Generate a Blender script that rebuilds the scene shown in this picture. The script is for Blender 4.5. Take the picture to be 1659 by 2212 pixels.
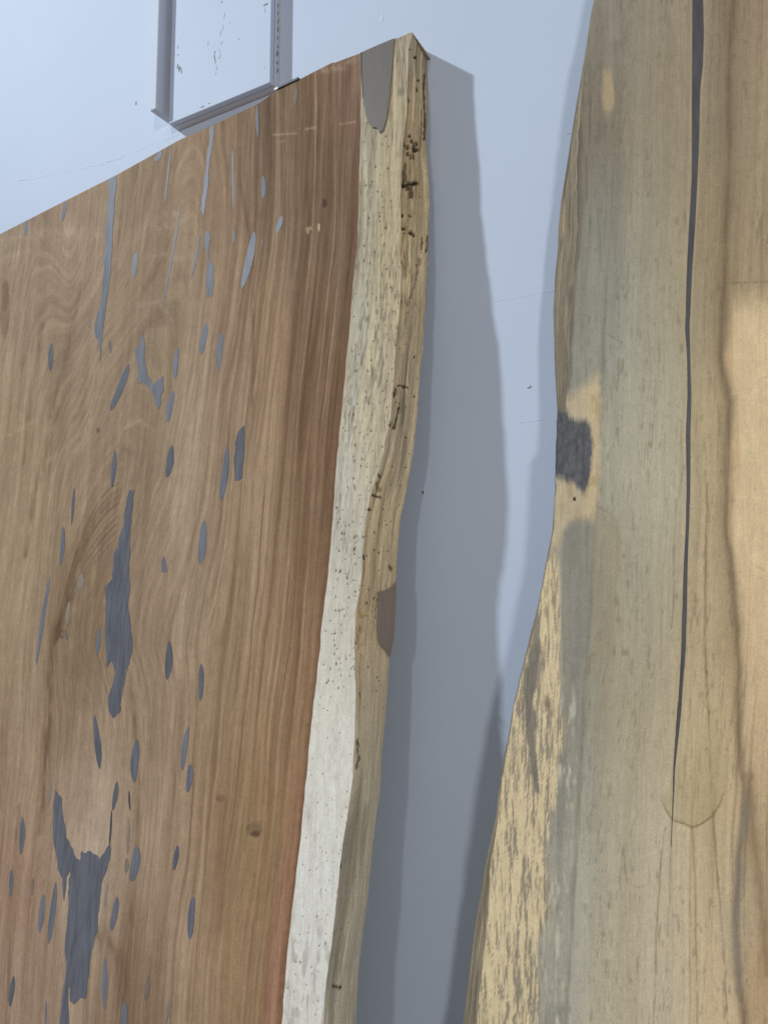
import bpy, math
import numpy as np

# ------------------------------------------------------------------ clear
for o in list(bpy.data.objects):
    bpy.data.objects.remove(o, do_unlink=True)
scene = bpy.context.scene
COL = scene.collection
RNG = np.random.default_rng(7)

# ------------------------------------------------------------------ camera
EYE = 1.5                     # metres above the floor
FPX = 1660.0                  # focal length in units of a 1659-wide picture
YAW, PITCH = math.radians(30.0), math.radians(5.6)
cam_data = bpy.data.cameras.new('camera')
cam = bpy.data.objects.new('camera', cam_data)
COL.objects.link(cam)
cam.location = (0, 0, EYE)
cam.rotation_euler = (math.pi / 2 + PITCH, 0, YAW)
cam_data.sensor_fit = 'HORIZONTAL'
cam_data.sensor_width = 36.0
cam_data.lens = 36.0 * FPX / 1659.0
cam_data.clip_start = 0.02
cam_data.clip_end = 60
scene.camera = cam

# ------------------------------------------------------------------ world (dim, even room light)
world = bpy.data.worlds.new('World')
scene.world = world
world.use_nodes = True
bgn = world.node_tree.nodes['Background']
bgn.inputs['Color'].default_value = (0.95, 0.98, 1.03, 1)
bgn.inputs['Strength'].default_value = 0.14

# ------------------------------------------------------------------ lamps
def area(name, loc, target, size, power, color):
    d = bpy.data.lights.new(name, 'AREA')
    d.shape = 'DISK'
    d.size = size
    d.energy = power
    d.color = color
    o = bpy.data.objects.new(name, d)
    COL.objects.link(o)
    o.location = loc
    v = np.array(target, float) - np.array(loc, float)
    o.rotation_euler = (math.atan2(math.hypot(v[0], v[1]), -v[2]), 0, math.atan2(v[1], v[0]) - math.pi / 2)
    return o
area('key_lamp', (-5.29, -2.99, EYE + 4.59), (-0.5, 1.0, EYE), 0.30, 375, (0.80, 0.90, 1.0))
area('front_lamp', (-0.55, -3.2, EYE + 0.9), (-0.5, 1.0, EYE - 0.2), 0.26, 15, (1.0, 0.99, 0.97))
area('right_lamp', (1.95, -2.6, EYE + 1.1), (-0.3, 1.0, EYE - 0.2), 0.32, 44, (1.0, 0.99, 0.97))

# ------------------------------------------------------------------ colour management
scene.render.engine = 'CYCLES'
scene.view_settings.view_transform = 'Standard'
scene.view_settings.look = 'None'
scene.view_settings.exposure = 0.0
scene.view_settings.gamma = 1.0

# ------------------------------------------------------------------ helpers
cp, sp, cy, sy = math.cos(PITCH), math.sin(PITCH), math.cos(YAW), math.sin(YAW)
def ray(px, py):
    px = np.asarray(px, float); py = np.asarray(py, float)
    dx = px - 829.5; dy = 1106.0 - py
    fh = FPX * cp - dy * sp
    up = FPX * sp + dy * cp
    return np.stack([-fh * sy + dx * cy, fh * cy + dx * sy, up], -1)
def proj(P):
    x, y, z = P[..., 0], P[..., 1], P[..., 2] - EYE
    r = x * cy + y * sy
    fh = -x * sy + y * cy
    f = fh * cp + z * sp
    u = -fh * sp + z * cp
    return 829.5 + FPX * r / f, 1106.0 - FPX * u / f
class Lean:
    """plane y = y0 + k*(z-EYE); front side looks to -y"""
    def __init__(s, y0, k):
        s.y0, s.k = y0, k
        n = np.array([0, -1.0, k]); s.n = n / np.linalg.norm(n)
    def hit(s, px, py):
        d = ray(px, py)
        t = s.y0 / (d[..., 1] - s.k * d[..., 2])
        P = d * t[..., None]; P[..., 2] += EYE
        return P
    def at(s, x, z, off=0.0):
        x, z = np.broadcast_arrays(np.asarray(x, float), np.asarray(z, float))
        P = np.stack([x, s.y0 + s.k * (z - EYE), z], -1)
        return P + s.n * np.asarray(off)[..., None] if np.ndim(off) else P + s.n * off
def srgb(c):
    c = np.asarray(c, float) / 255.0
    return np.where(c <= 0.04045, c / 12.92, ((c + 0.055) / 1.055) ** 2.4)

def _h(ix, iy, seed):
    n = (ix.astype(np.int64) * 374761393 + iy.astype(np.int64) * 668265263 + seed * 144665) & 0x7fffffff
    n = ((n ^ (n >> 13)) * 1274126177) & 0x7fffffff
    n = ((n ^ (n >> 16)) * 2246822519) & 0x7fffffff
    return ((n ^ (n >> 15)) & 0xffff) / 65535.0
def noise(x, y, seed=0):
    x, y = np.broadcast_arrays(np.asarray(x, float), np.asarray(y, float))
    ix, iy = np.floor(x), np.floor(y)
    fx, fy = x - ix, y - iy
    fx = fx * fx * (3 - 2 * fx); fy = fy * fy * (3 - 2 * fy)
    a, b = _h(ix, iy, seed), _h(ix + 1, iy, seed)
    c, d = _h(ix, iy + 1, seed), _h(ix + 1, iy + 1, seed)
    return ((a + (b - a) * fx) * (1 - fy) + (c + (d - c) * fx) * fy) * 2 - 1
def fbm(x, y, seed=0, o=4, g=0.5):
    s, a, t = 0, 1.0, 0
    for i in range(o):
        s = s + a * noise(x * 2 ** i, y * 2 ** i, seed + 17 * i); t += a; a *= g
    return s / t
def sstep(a, b, x):
    t = np.clip((x - a) / (b - a), 0, 1)
    return t * t * (3 - 2 * t)
def rbf(X, Y, pts, sx, sy_):
    out = np.zeros(X.shape + (3,)); w = np.full(X.shape, 1e-12)
    for px, py, c in pts:
        q = np.exp(-np.minimum((((X - px) / sx) ** 2 + ((Y - py) / sy_) ** 2) ** 0.5 * 2.2, 26))
        out += q[..., None] * np.array(c, float); w += q
    return out / w[..., None]
def desat(c, k):
    l = (c * np.array([.3, .59, .11])).sum(-1, keepdims=True)
    return l + (c - l) * k
def softpoly(X, Y, poly, r, ry=None):
    a = 0.0
    for q in range(6):
        a = a + inpoly(X + r * math.cos(q * 1.047), Y + (ry or r) * math.sin(q * 1.047), poly)
    return (a + inpoly(X, Y, poly)) / 7.0
def inpoly(X, Y, poly):
    ins = np.zeros(X.shape, bool)
    n = len(poly)
    for i in range(n):
        x0, y0 = poly[i]; x1, y1 = poly[(i + 1) % n]
        if y0 == y1: continue
        c = ((y0 > Y) != (y1 > Y)) & (X < (x1 - x0) * (Y - y0) / (y1 - y0) + x0)
        ins ^= c
    return ins
def segdist(X, Y, pts):
    """distance to a polyline and position along it (0..1)"""
    best = np.full(X.shape, 1e9); tt = np.zeros(X.shape)
    L = len(pts) - 1
    for i in range(L):
        x0, y0 = pts[i]; x1, y1 = pts[i + 1]
        dx, dy = x1 - x0, y1 - y0
        t = np.clip(((X - x0) * dx + (Y - y0) * dy) / (dx * dx + dy * dy + 1e-9), 0, 1)
        d = np.hypot(X - x0 - t * dx, Y - y0 - t * dy)
        m = d < best
        best = np.where(m, d, best); tt = np.where(m, (i + t) / L, tt)
    return best, tt
def mixc(c, col, m):
    return c + (np.array(col, float) - c) * m[..., None]
# regions of the reference view as (scale, x offset, y offset) into the 1659-wide picture
ZR = {1: (.5036, 0, 0), 2: (.4625, 0, 341), 3: (.4625, 0, 852.5), 4: (.4625, 0, 1449.2),
      5: (.2851, 665, 51.2), 6: (.3468, 665, 682), 7: (.3643, 554, 1406.6),
      8: (.3468, 1108.3, 0), 9: (.3468, 1108.3, 767.3), 10: (.409, 980.4, 1449.3), 11: (.2055, 306.9, 0)}
def zz(i, pts):
    s, ox, oy = ZR[i]
    return [(x * s + ox, y * s + oy) for x, y in pts]

# ------------------------------------------------------------------ objects
def link(name, me, mat, parent=None, label=None, category=None, group=None, kind=None):
    o = bpy.data.objects.new(name, me)
    COL.objects.link(o)
    if mat: me.materials.append(mat)
    if parent: o.parent = parent
    tagit(o, label, category, group, kind)
    return o
def tagit(o, label=None, category=None, group=None, kind=None):
    if label: o['label'] = label
    if category: o['category'] = category
    if group: o['group'] = group
    if kind: o['kind'] = kind
    return o
def root(name, loc, label, category, group=None):
    o = bpy.data.objects.new(name, None)
    o.empty_display_size = 0.05
    COL.objects.link(o)
    o.location = loc
    tagit(o, label, category, group, 'thing')
    return o
def local(P, parent):
    return P - np.array(parent.location) if parent else P
def raw_mesh(name, verts, faces, smooth=False):
    me = bpy.data.meshes.new(name)
    me.from_pydata([tuple(map(float, v)) for v in verts], [], faces)
    me.update()
    if smooth: me.shade_smooth()
    return me
def grid_obj(name, P, col, gv, mat, parent, flip=False, mask=None, extra=None):
    """P (R,C,3) world points, col (R,C,3) linear colours, gv (R,C,2) grain coords.
    extra: list of (verts (N,3), faces with indices into those, colour) added flat"""
    R, C = P.shape[:2]
    idx = np.arange(R * C).reshape(R, C)
    q = np.stack([idx[:-1, :-1], idx[:-1, 1:], idx[1:, 1:], idx[1:, :-1]], -1)
    if mask is not None: q = q[mask]
    q = q.reshape(-1, 4)
    if flip: q = q[:, ::-1]
    V = local(P.reshape(-1, 3), parent); Cc = col.reshape(-1, 3); G = gv.reshape(-1, 2)
    if mask is not None:
        used = np.unique(q); re = np.full(R * C, -1); re[used] = np.arange(len(used))
        q = re[q]; V, Cc, G = V[used], Cc[used], G[used]
    loops = [q.reshape(-1)]; starts = list(range(0, 4 * len(q), 4)); smooth = [True] * len(q)
    base, nl = len(V), 4 * len(q)
    if extra:
        for ev, ef, ec in extra:
            ev = local(np.asarray(ev, float), parent)
            V = np.concatenate([V, ev]); Cc = np.concatenate([Cc, np.tile(ec, (len(ev), 1))])
            G = np.concatenate([G, ev[:, [0, 2]] * 1000])
            for f in ef:
                loops.append(np.array(f) + base); starts.append(nl); nl += len(f); smooth.append(False)
            base += len(ev)
    loops = np.concatenate(loops).astype(np.int32)
    me = bpy.data.meshes.new(name)
    me.vertices.add(len(V)); me.vertices.foreach_set('co', V.astype(np.float32).ravel())
    me.loops.add(len(loops)); me.loops.foreach_set('vertex_index', loops)
    me.polygons.add(len(starts)); me.polygons.foreach_set('loop_start', np.array(starts, np.int32))
    me.update(calc_edges=True)
    me.polygons.foreach_set('use_smooth', np.array(smooth, bool))
    a = me.attributes.new('tone', 'FLOAT_COLOR', 'POINT')
    a.data.foreach_set('color', np.concatenate([Cc, np.ones((len(Cc), 1))], 1).astype(np.float32).ravel())
    b = me.attributes.new('grain', 'FLOAT_VECTOR', 'POINT')
    b.data.foreach_set('vector', np.concatenate([G, np.zeros((len(G), 1))], 1).astype(np.float32).ravel())
    me.validate()
    return link(name, me, mat, parent)

# ------------------------------------------------------------------ materials
def new_mat(name):
    m = bpy.data.materials.new(name); m.use_nodes = True
    nt = m.node_tree
    return m, nt, nt.nodes['Principled BSDF']
def node(nt, t, **kw):
    n = nt.nodes.new(t)
    for k, v in kw.items(): setattr(n, k, v)
    return n
def wood_mat(name, rough, bump, contrast, speck=0.13):
    m, nt, b = new_mat(name)
    at = node(nt, 'ShaderNodeAttribute', attribute_name='tone')
    gr = node(nt, 'ShaderNodeAttribute', attribute_name='grain')
    mp = node(nt, 'ShaderNodeMapping'); mp.inputs['Scale'].default_value = (1.1, 0.045, 1)
    nt.links.new(gr.outputs['Vector'], mp.inputs['Vector'])
    n1 = node(nt, 'ShaderNodeTexNoise'); n1.inputs['Scale'].default_value = 1.0; n1.inputs['Detail'].default_value = 5
    nt.links.new(mp.outputs[0], n1.inputs['Vector'])
    mp2 = node(nt, 'ShaderNodeMapping'); mp2.inputs['Scale'].default_value = (0.28, 0.012, 1)
    nt.links.new(gr.outputs['Vector'], mp2.inputs['Vector'])
    n2 = node(nt, 'ShaderNodeTexNoise'); n2.inputs['Scale'].default_value = 1.0; n2.inputs['Detail'].default_value = 4
    nt.links.new(mp2.outputs[0], n2.inputs['Vector'])
    ad = node(nt, 'ShaderNodeMath', operation='ADD')
    nt.links.new(n1.outputs['Fac'], ad.inputs[0]); nt.links.new(n2.outputs['Fac'], ad.inputs[1])
    mr = node(nt, 'ShaderNodeMapRange')
    mr.inputs['From Min'].default_value = 0.55; mr.inputs['From Max'].default_value = 1.45
    mr.inputs['To Min'].default_value = 1 - contrast; mr.inputs['To Max'].default_value = 1 + contrast
    nt.links.new(ad.outputs[0], mr.inputs['Value'])
    tc = node(nt, 'ShaderNodeTexCoord')
    n3 = node(nt, 'ShaderNodeTexNoise'); n3.inputs['Scale'].default_value = 520; n3.inputs['Detail'].default_value = 3
    nt.links.new(tc.outputs['Object'], n3.inputs['Vector'])
    ms = node(nt, 'ShaderNodeMapRange')
    ms.inputs['From Min'].default_value = 0.25; ms.inputs['From Max'].default_value = 0.75
    ms.inputs['To Min'].default_value = 1 - speck; ms.inputs['To Max'].default_value = 1 + speck
    nt.links.new(n3.outputs['Fac'], ms.inputs['Value'])
    mm = node(nt, 'ShaderNodeMath', operation='MULTIPLY')
    nt.links.new(mr.outputs[0], mm.inputs[0]); nt.links.new(ms.outputs[0], mm.inputs[1])
    mx = node(nt, 'ShaderNodeVectorMath', operation='SCALE')
    nt.links.new(at.outputs['Color'], mx.inputs[0]); nt.links.new(mm.outputs[0], mx.inputs['Scale'])
    nt.links.new(mx.outputs[0], b.inputs['Base Color'])
    b.inputs['Roughness'].default_value = rough
    b.inputs['Specular IOR Level'].default_value = 0.12
    bp = node(nt, 'ShaderNodeBump'); bp.inputs['Strength'].default_value = bump; bp.inputs['Distance'].default_value = 0.0006
    nt.links.new(n1.outputs['Fac'], bp.inputs['Height'])
    nt.links.new(bp.outputs[0], b.inputs['Normal'])
    return m
M_HEART = wood_mat('sanded_heartwood', 0.68, 0.25, 0.20)
M_SAP = wood_mat('sanded_sapwood', 0.65, 0.35, 0.14, 0.14)
M_EDGE = wood_mat('raw_live_edge', 0.85, 0.7, 0.26, 0.2)
M_PALE = wood_mat('sanded_spalted_wood', 0.62, 0.25, 0.13, 0.12)

def resin_mat(name, c, rough, var=0.26):
    m, nt, b = new_mat(name)
    oi = node(nt, 'ShaderNodeObjectInfo')
    tc = node(nt, 'ShaderNodeTexCoord')
    mp = node(nt, 'ShaderNodeMapping'); mp.inputs['Scale'].default_value = (150, 150, 16)
    nt.links.new(tc.outputs['Object'], mp.inputs['Vector'])
    n = node(nt, 'ShaderNodeTexNoise'); n.inputs['Scale'].default_value = 1.0; n.inputs['Detail'].default_value = 5
    nt.links.new(mp.outputs[0], n.inputs['Vector'])
    ad = node(nt, 'ShaderNodeMath', operation='MULTIPLY_ADD')
    ad.inputs[1].default_value = 0.5
    nt.links.new(oi.outputs['Random'], ad.inputs[0]); nt.links.new(n.outputs['Fac'], ad.inputs[2])
    mr = node(nt, 'ShaderNodeMapRange')
    mr.inputs['From Min'].default_value = 0.25; mr.inputs['From Max'].default_value = 1.25
    mr.inputs['To Min'].default_value = 1 - 2 * var; mr.inputs['To Max'].default_value = 1 + 2 * var
    nt.links.new(ad.outputs[0], mr.inputs['Value'])
    mx = node(nt, 'ShaderNodeVectorMath', operation='SCALE'); mx.inputs[0].default_value = tuple(c)
    nt.links.new(mr.outputs[0], mx.inputs['Scale'])
    nt.links.new(mx.outputs[0], b.inputs['Base Color'])
    b.inputs['Roughness'].default_value = rough
    b.inputs['Specular IOR Level'].default_value = 0.2
    return m
K = np.array([0.68, 0.715, 0.765])           # light level the slab faces get; surface colour = seen colour / K
M_RESIN = resin_mat('grey_resin', srgb((96, 99, 108)) / K, 0.5)
M_SMEAR = resin_mat('thin_resin_smear', srgb((118, 108, 100)) / K, 0.55)
M_DARKR = resin_mat('dark_resin', srgb((72, 71, 75)) / K, 0.42)
M_CAST = resin_mat('cast_resin', srgb((101, 98, 95)) / K, 0.38, 0.05)

def wall_mat(name, c, bump, scale):
    m, nt, b = new_mat(name)
    tc = node(nt, 'ShaderNodeTexCoord')
    n = node(nt, 'ShaderNodeTexNoise'); n.inputs['Scale'].default_value = scale; n.inputs['Detail'].default_value = 3
    n2 = node(nt, 'ShaderNodeTexNoise'); n2.inputs['Scale'].default_value = 3.0; n2.inputs['Detail'].default_value = 4
    nt.links.new(tc.outputs['Object'], n.inputs['Vector']); nt.links.new(tc.outputs['Object'], n2.inputs['Vector'])
    mr = node(nt, 'ShaderNodeMapRange')
    mr.inputs['From Min'].default_value = 0.3; mr.inputs['From Max'].default_value = 0.7
    mr.inputs['To Min'].default_value = 0.97; mr.inputs['To Max'].default_value = 1.02
    nt.links.new(n2.outputs['Fac'], mr.inputs['Value'])
    mx = node(nt, 'ShaderNodeVectorMath', operation='SCALE'); mx.inputs[0].default_value = c
    nt.links.new(mr.outputs[0], mx.inputs['Scale'])
    nt.links.new(mx.outputs[0], b.inputs['Base Color'])
    b.inputs['Roughness'].default_value = 0.6
    b.inputs['Specular IOR Level'].default_value = 0.3
    bp = node(nt, 'ShaderNodeBump'); bp.inputs['Strength'].default_value = bump; bp.inputs['Distance'].default_value = 0.0008
    nt.links.new(n.outputs['Fac'], bp.inputs['Height']); nt.links.new(bp.outputs[0], b.inputs['Normal'])
    return m
WALLC = (0.60, 0.675, 0.81)
M_WALL = wall_mat('wall_paint', WALLC, 0.35, 420)
M_TRIM = wall_mat('trim_paint', (0.60, 0.675, 0.81), 0.12, 160)
M_SLAT = wall_mat('slat_paint', (0.66, 0.71, 0.80), 0.15, 160)
M_RAW = wall_mat('worn_trim_edge', (0.66, 0.69, 0.74), 0.5, 200)
M_FLOOR = wall_mat('concrete', (0.34, 0.33, 0.32), 0.4, 60)
def plain(name, c, rough=0.6, metal=0.0):
    m, nt, b = new_mat(name)
    tc = node(nt, 'ShaderNodeTexCoord')
    n = node(nt, 'ShaderNodeTexNoise'); n.inputs['Scale'].default_value = 300
    nt.links.new(tc.outputs['Object'], n.inputs['Vector'])
    mr = node(nt, 'ShaderNodeMapRange'); mr.inputs['To Min'].default_value = 0.75; mr.inputs['To Max'].default_value = 1.25
    nt.links.new(n.outputs['Fac'], mr.inputs['Value'])
    mx = node(nt, 'ShaderNodeVectorMath', operation='SCALE'); mx.inputs[0].default_value = c
    nt.links.new(mr.outputs[0], mx.inputs['Scale']); nt.links.new(mx.outputs[0], b.inputs['Base Color'])
    b.inputs['Roughness'].default_value = rough; b.inputs['Metallic'].default_value = metal
    return m
M_CHIP = plain('bare_chip', (0.22, 0.23, 0.26))
M_DRIP = plain('white_drip', (0.68, 0.75, 0.86), 0.4)
M_BLACK = plain('black_metal', (0.02, 0.02, 0.022), 0.4, 0.5)
M_TIP = plain('pale_tip', (0.8, 0.82, 0.85), 0.4)

# ------------------------------------------------------------------ wall and floor
W = 1.08                                    # wall face
def box_mesh(name, x0, x1, y0, y1, z0, z1):
    v = [(x, y, z) for z in (z0, z1) for y in (y0, y1) for x in (x0, x1)]
    f = [(0, 2, 3, 1), (4, 5, 7, 6), (0, 1, 5, 4), (2, 6, 7, 3), (0, 4, 6, 2), (1, 3, 7, 5)]
    return raw_mesh(name, v, f)
wall = link('wall', box_mesh('wall', -4.5, 2.0, W, W + 0.12, 0, 3.6), M_WALL, kind='structure')
floor = link('floor', box_mesh('floor', -4.5, 2.0, -1.6, W + 0.12, -0.1, 0.0), M_FLOOR, kind='structure')
WP = Lean(W, 0.0)

def flake(parts, plane, px, py, w, h, seed, thick=0.0008, ang=0.0, n=9):
    """adds an uneven little chip at a picture place, lying on a plane; w,h in metres"""
    r = np.random.default_rng(seed)
    c = plane.hit(np.array(px), np.array(py))
    a = np.linspace(0, 2 * math.pi, n, endpoint=False)
    rr = 1 + r.uniform(-.35, .35, n)
    lx, lz = np.cos(a) * rr * w / 2, np.sin(a) * rr * h / 2
    x = c[0] + lx * math.cos(ang) - lz * math.sin(ang)
    z = c[2] + lx * math.sin(ang) + lz * math.cos(ang)
    top = plane.at(x, z, thick); bot = plane.at(x, z, -0.002)
    parts.append((top, bot))
def flakes_mesh(name, parts, parent):
    V, F = [], []
    for top, bot in parts:
        b = len(V); n = len(top)
        V += list(local(top, parent)) + list(local(bot, parent))
        F.append(tuple(b + i for i in range(n)))
        F += [(b + i, b + n + i, b + n + (i + 1) % n, b + (i + 1) % n) for i in range(n)]
    return raw_mesh(name, V, F)
# dents, chips and roller ridges in the wall paint
for i, (px, py, w, h, m) in enumerate([
        (915, 1056, .004, .012, M_DRIP), (914, 1064, .003, .006, M_CHIP), (825, 38, .006, .012, M_DRIP),
        (1143, 837, .006, .002, M_CHIP), (1146, 834, .002, .003, M_CHIP), (294, 222, .004, .008, M_CHIP),
        (793, 1963, .004, .008, M_DRIP)]):
    p = []; flake(p, WP, px, py, w, h, 40 + i, 0.0006)
    link('paint_chip', flakes_mesh('paint_chip', p, None), m, wall)
def ridge(pts, half, mat, name='paint_ridge'):
    P = WP.hit(np.array([a for a, b in pts]), np.array([b for a, b in pts]))
    V, F = [], []
    for i, p in enumerate(P):
        w = half * (0.5 + 0.5 * math.sin(math.pi * (i + .5) / len(P)))
        V += [(p[0], W + .001, p[2] - w), (p[0], W - .0007, p[2]), (p[0], W + .001, p[2] + w)]
        if i:
            b = 3 * i
            F += [(b - 3, b, b + 1, b - 2), (b - 2, b + 1, b + 2, b - 1)]
    link(name, raw_mesh(name, V, F, True), mat, wall)
def wobble(p0, p1, n, a, seed):
    r = np.random.default_rng(seed)
    return [(p0[0] + (p1[0] - p0[0]) * t, p0[1] + (p1[1] - p0[1]) * t + r.uniform(-a, a)) for t in np.linspace(0, 1, n)]
ridge(wobble((1010, 661), (1230, 622), 14, 1.2, 1), .0012, M_WALL)
ridge(wobble((230, 352), (388, 290), 12, 2.0, 2), .0014, M_WALL)
ridge(wobble((40, 392), (225, 354), 12, 2.0, 3), .0010, M_WALL)
ridge(wobble((1122, 913), (1170, 907), 6, .8, 4), .0012, M_WALL)
ridge(wobble((905, 2222 - 10), (985, 2240 - 10), 6, .8, 5), .0010, M_WALL)
ridge(wobble((862, 2108), (978, 2118), 8, 1.5, 6), .0010, M_WALL)
ridge(wobble((1225, 290), (1240, 282), 4, .5, 8), .0012, M_WALL)

# ------------------------------------------------------------------ boxed panel on the wall
pf = Lean(W - 0.028, 0.0)
A = pf.hit(np.array(364.5), np.array(271.0)); B = pf.hit(np.array(583.0), np.array(172.0))
zb = (A[2] + B[2]) / 2; xl, xr = A[0], B[0]; zt = 3.3
panel = root('boxed_panel', (xl / 2 + xr / 2, W, zb), 'white painted boxed panel with chipped paint fixed to wall above brown slab', 'wall panel')
def pbox(name, x0, x1, y0, y1, z0, z1, mat, bev=0.0012):
    l = panel.location
    me = box_mesh(name, x0 - l[0], x1 - l[0], y0 - l[1], y1 - l[1], z0 - l[2], z1 - l[2])
    o = link(name, me, mat, panel)
    bv = o.modifiers.new('bevel', 'BEVEL'); bv.width = bev; bv.segments = 2
    return o
pbox('front_sheet', xl, xr, W - .028, W - .0165, zb, zt, M_TRIM)
pbox('groove_filler', xl + .004, xr - .002, W - .0168, W - .0140, zb + .003, zt, M_CHIP, .0003)
pbox('backing_board', xl, xr + .001, W - .0143, W + .001, zb + .001, zt, M_RAW)
# slat at the left edge, standing proud of the sheet and stopping short of its lower end
sl = Lean(W - 0.052, 0.0)
S0 = sl.hit(np.array(323.5), np.array(238.5)); S1 = sl.hit(np.array(336.5), np.array(233.5))
pbox('edge_slat', S0[0], S1[0], W - .052, W - .0012, (S0[2] + S1[2]) / 2, zt, M_SLAT, .002)
# scuffs: dark chips, white drips, saw nicks along the raw side
dark, white = [], []
for i, (x, y, w, h) in enumerate([(392, 715, .006, .012), (375, 690, .004, .010), (415, 745, .003, .008), (405, 712, .004, .004), (380, 570, .007, .0015),
                                   (765, 545, .003, .006), (762, 595, .003, .014), (770, 640, .002, .010), (1290, 45, .009, .004), (1315, 35, .004, .003),
                                   (635, 1118, .010, .003), (705, 1082, .006, .002), (1018, 405, .003, .002), (840, 15, .003, .006), (925, 232, .002, .002)]):
    (px, py), = zz(11, [(x, y)]); flake(dark, pf, px, py, w, h, 100 + i, .0004)
for i, (x, y, w, h) in enumerate([(860, 155, .004, .014), (845, 285, .003, .014), (830, 440, .009, .007), (690, 440, .003, .012), (775, 705, .008, .012), (810, 570, .006, .020),
                                   (770, 765, .004, .004), (1290, 100, .003, .008), (372, 485, .004, .008), (820, 340, .004, .012), (1285, 705, .002, .003), (402, 385, .002, .002)]):
    (px, py), = zz(11, [(x, y)]); flake(white, pf, px, py, w, h, 200 + i, .0007)
link('chipped_paint', flakes_mesh('chipped_paint', dark, panel), M_CHIP, panel, kind='stuff')
link('paint_drips', flakes_mesh('paint_drips', white, panel), M_TRIM, panel, kind='stuff')
V, F = [], []
for k, z in enumerate(np.arange(zb + .03, zb + .30, .0165)):
    y0 = W - .0085 + RNG.uniform(-.001, .001); L = RNG.uniform(.006, .012); t = RNG.uniform(.0008, .0016)
    if k == 2: t, L = .0022, .012
    b = len(V); x = xr + .0016
    V += [(x, y0 - t, z), (x, y0 + t, z + .001), (x, y0 + t + .0015, z + L), (x, y0 - t + .0015, z + L * .8)]
    V += [(x - .002, v[1], v[2]) for v in V[b:b + 4]]
    F += [(b, b + 1, b + 2, b + 3), (b, b + 4, b + 5, b + 1), (b + 1, b + 5, b + 6, b + 2), (b + 2, b + 6, b + 7, b + 3), (b + 3, b + 7, b + 4, b)]
link('saw_nicks', raw_mesh('saw_nicks', local(np.array(V), panel), F), M_CHIP, panel, kind='stuff')

# ------------------------------------------------------------------ slab frame shared by both slabs
def curve_on(plane, pts, zmin_ext):
    """picture polyline -> (z ascending, x) on a plane, carried on to the floor"""
    p = np.array(pts, float)
    P = plane.hit(p[:, 0], p[:, 1])
    o = np.argsort(P[:, 2]); z, x = P[o, 2], P[o, 0]
    m = z < z[0] + 0.5
    k = np.polyfit(z[m], x[m], 1)[0]
    ze = np.linspace(zmin_ext, z[0] - .02, 12)
    xe = x[0] + k * (ze - z[0]) + 0.01 * np.sin((ze - z[0]) * 9)
    return np.concatenate([ze, z]), np.concatenate([xe, x])
def rows(zlo, zfine, n_out, n_in):
    """row fractions 0..1 between floor and top, fine in the upper part; zfine = share of coarse part"""
    return np.concatenate([np.linspace(0, zfine, n_out, endpoint=False), np.linspace(zfine, 1, n_in)])

# ================================================================== brown slab
T1 = 0.07
F1 = Lean(0.945, 0.077)
B1 = Lean(0.945 + T1 * math.sqrt(1 + .077 ** 2), 0.077)
SAP = [(780, 112), (780, 234), (778, 308), (775, 450), (770, 536), (759, 650), (752, 734), (734, 925), (722, 1081), (710, 1220), (693, 1376), (691, 1407),
       (674, 1552), (663, 1680), (649, 1826), (636, 1935), (621, 2062), (609, 2212)]
FRONT = [(889, 67), (882, 108), (879, 179), (877, 251), (868, 322), (865, 422), (864, 536), (866, 590), (862, 664), (856, 727), (849, 821), (842, 907), (828, 977),
         (814, 1029), (802, 1063), (793, 1105), (785, 1167), (781, 1237), (776, 1282), (769, 1324), (766, 1376), (766, 1428), (767, 1461), (769, 1479), (767, 1570),
         (762, 1680), (752, 1753), (740, 1826), (732, 1898), (725, 1971), (716, 2044), (705, 2117), (698, 2212)]
BACK = [(922, 110), (924, 125), (923, 180), (923, 251), (920, 308), (926, 393), (927, 450), (926, 500), (923, 579), (920, 660), (915, 700), (913, 751), (906, 807),
        (902, 873), (894, 959), (885, 1018), (876, 1067), (866, 1115), (861, 1160), (855, 1251), (853, 1320), (849, 1380), (841, 1420), (838, 1479), (831, 1570),
        (825, 1625), (820, 1716), (814, 1753), (805, 1826), (800, 1880), (793, 1953), (785, 2008), (776, 2080), (772, 2135), (769, 2212)]
TOP = [(-120, 566), (0, 505), (125, 441), (250, 378), (390, 300), (480, 260), (560, 222), (597, 195), (640, 174), (680, 153), (718, 134), (724, 134), (780, 113), (852, 82), (889, 67), (905, 60)]
zs, xs = curve_on(F1, SAP, 0.0)
zf, xf = curve_on(F1, FRONT, 0.0)
zk, xk = curve_on(B1, BACK, 0.0)
tp = np.array(TOP, float); tP = F1.hit(tp[:, 0], tp[:, 1])
xt, ztop = tP[:, 0], tP[:, 2]
def top1(x): return np.interp(x, xt, ztop)
slab1 = root('wood_slab', (-1.1, float(F1.at(0, 0)[1]), 0.0),
             'wide reddish-brown live-edge wood slab dotted with grey resin fills, pale sapwood edge, leaning on wall', 'wood slab')

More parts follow.
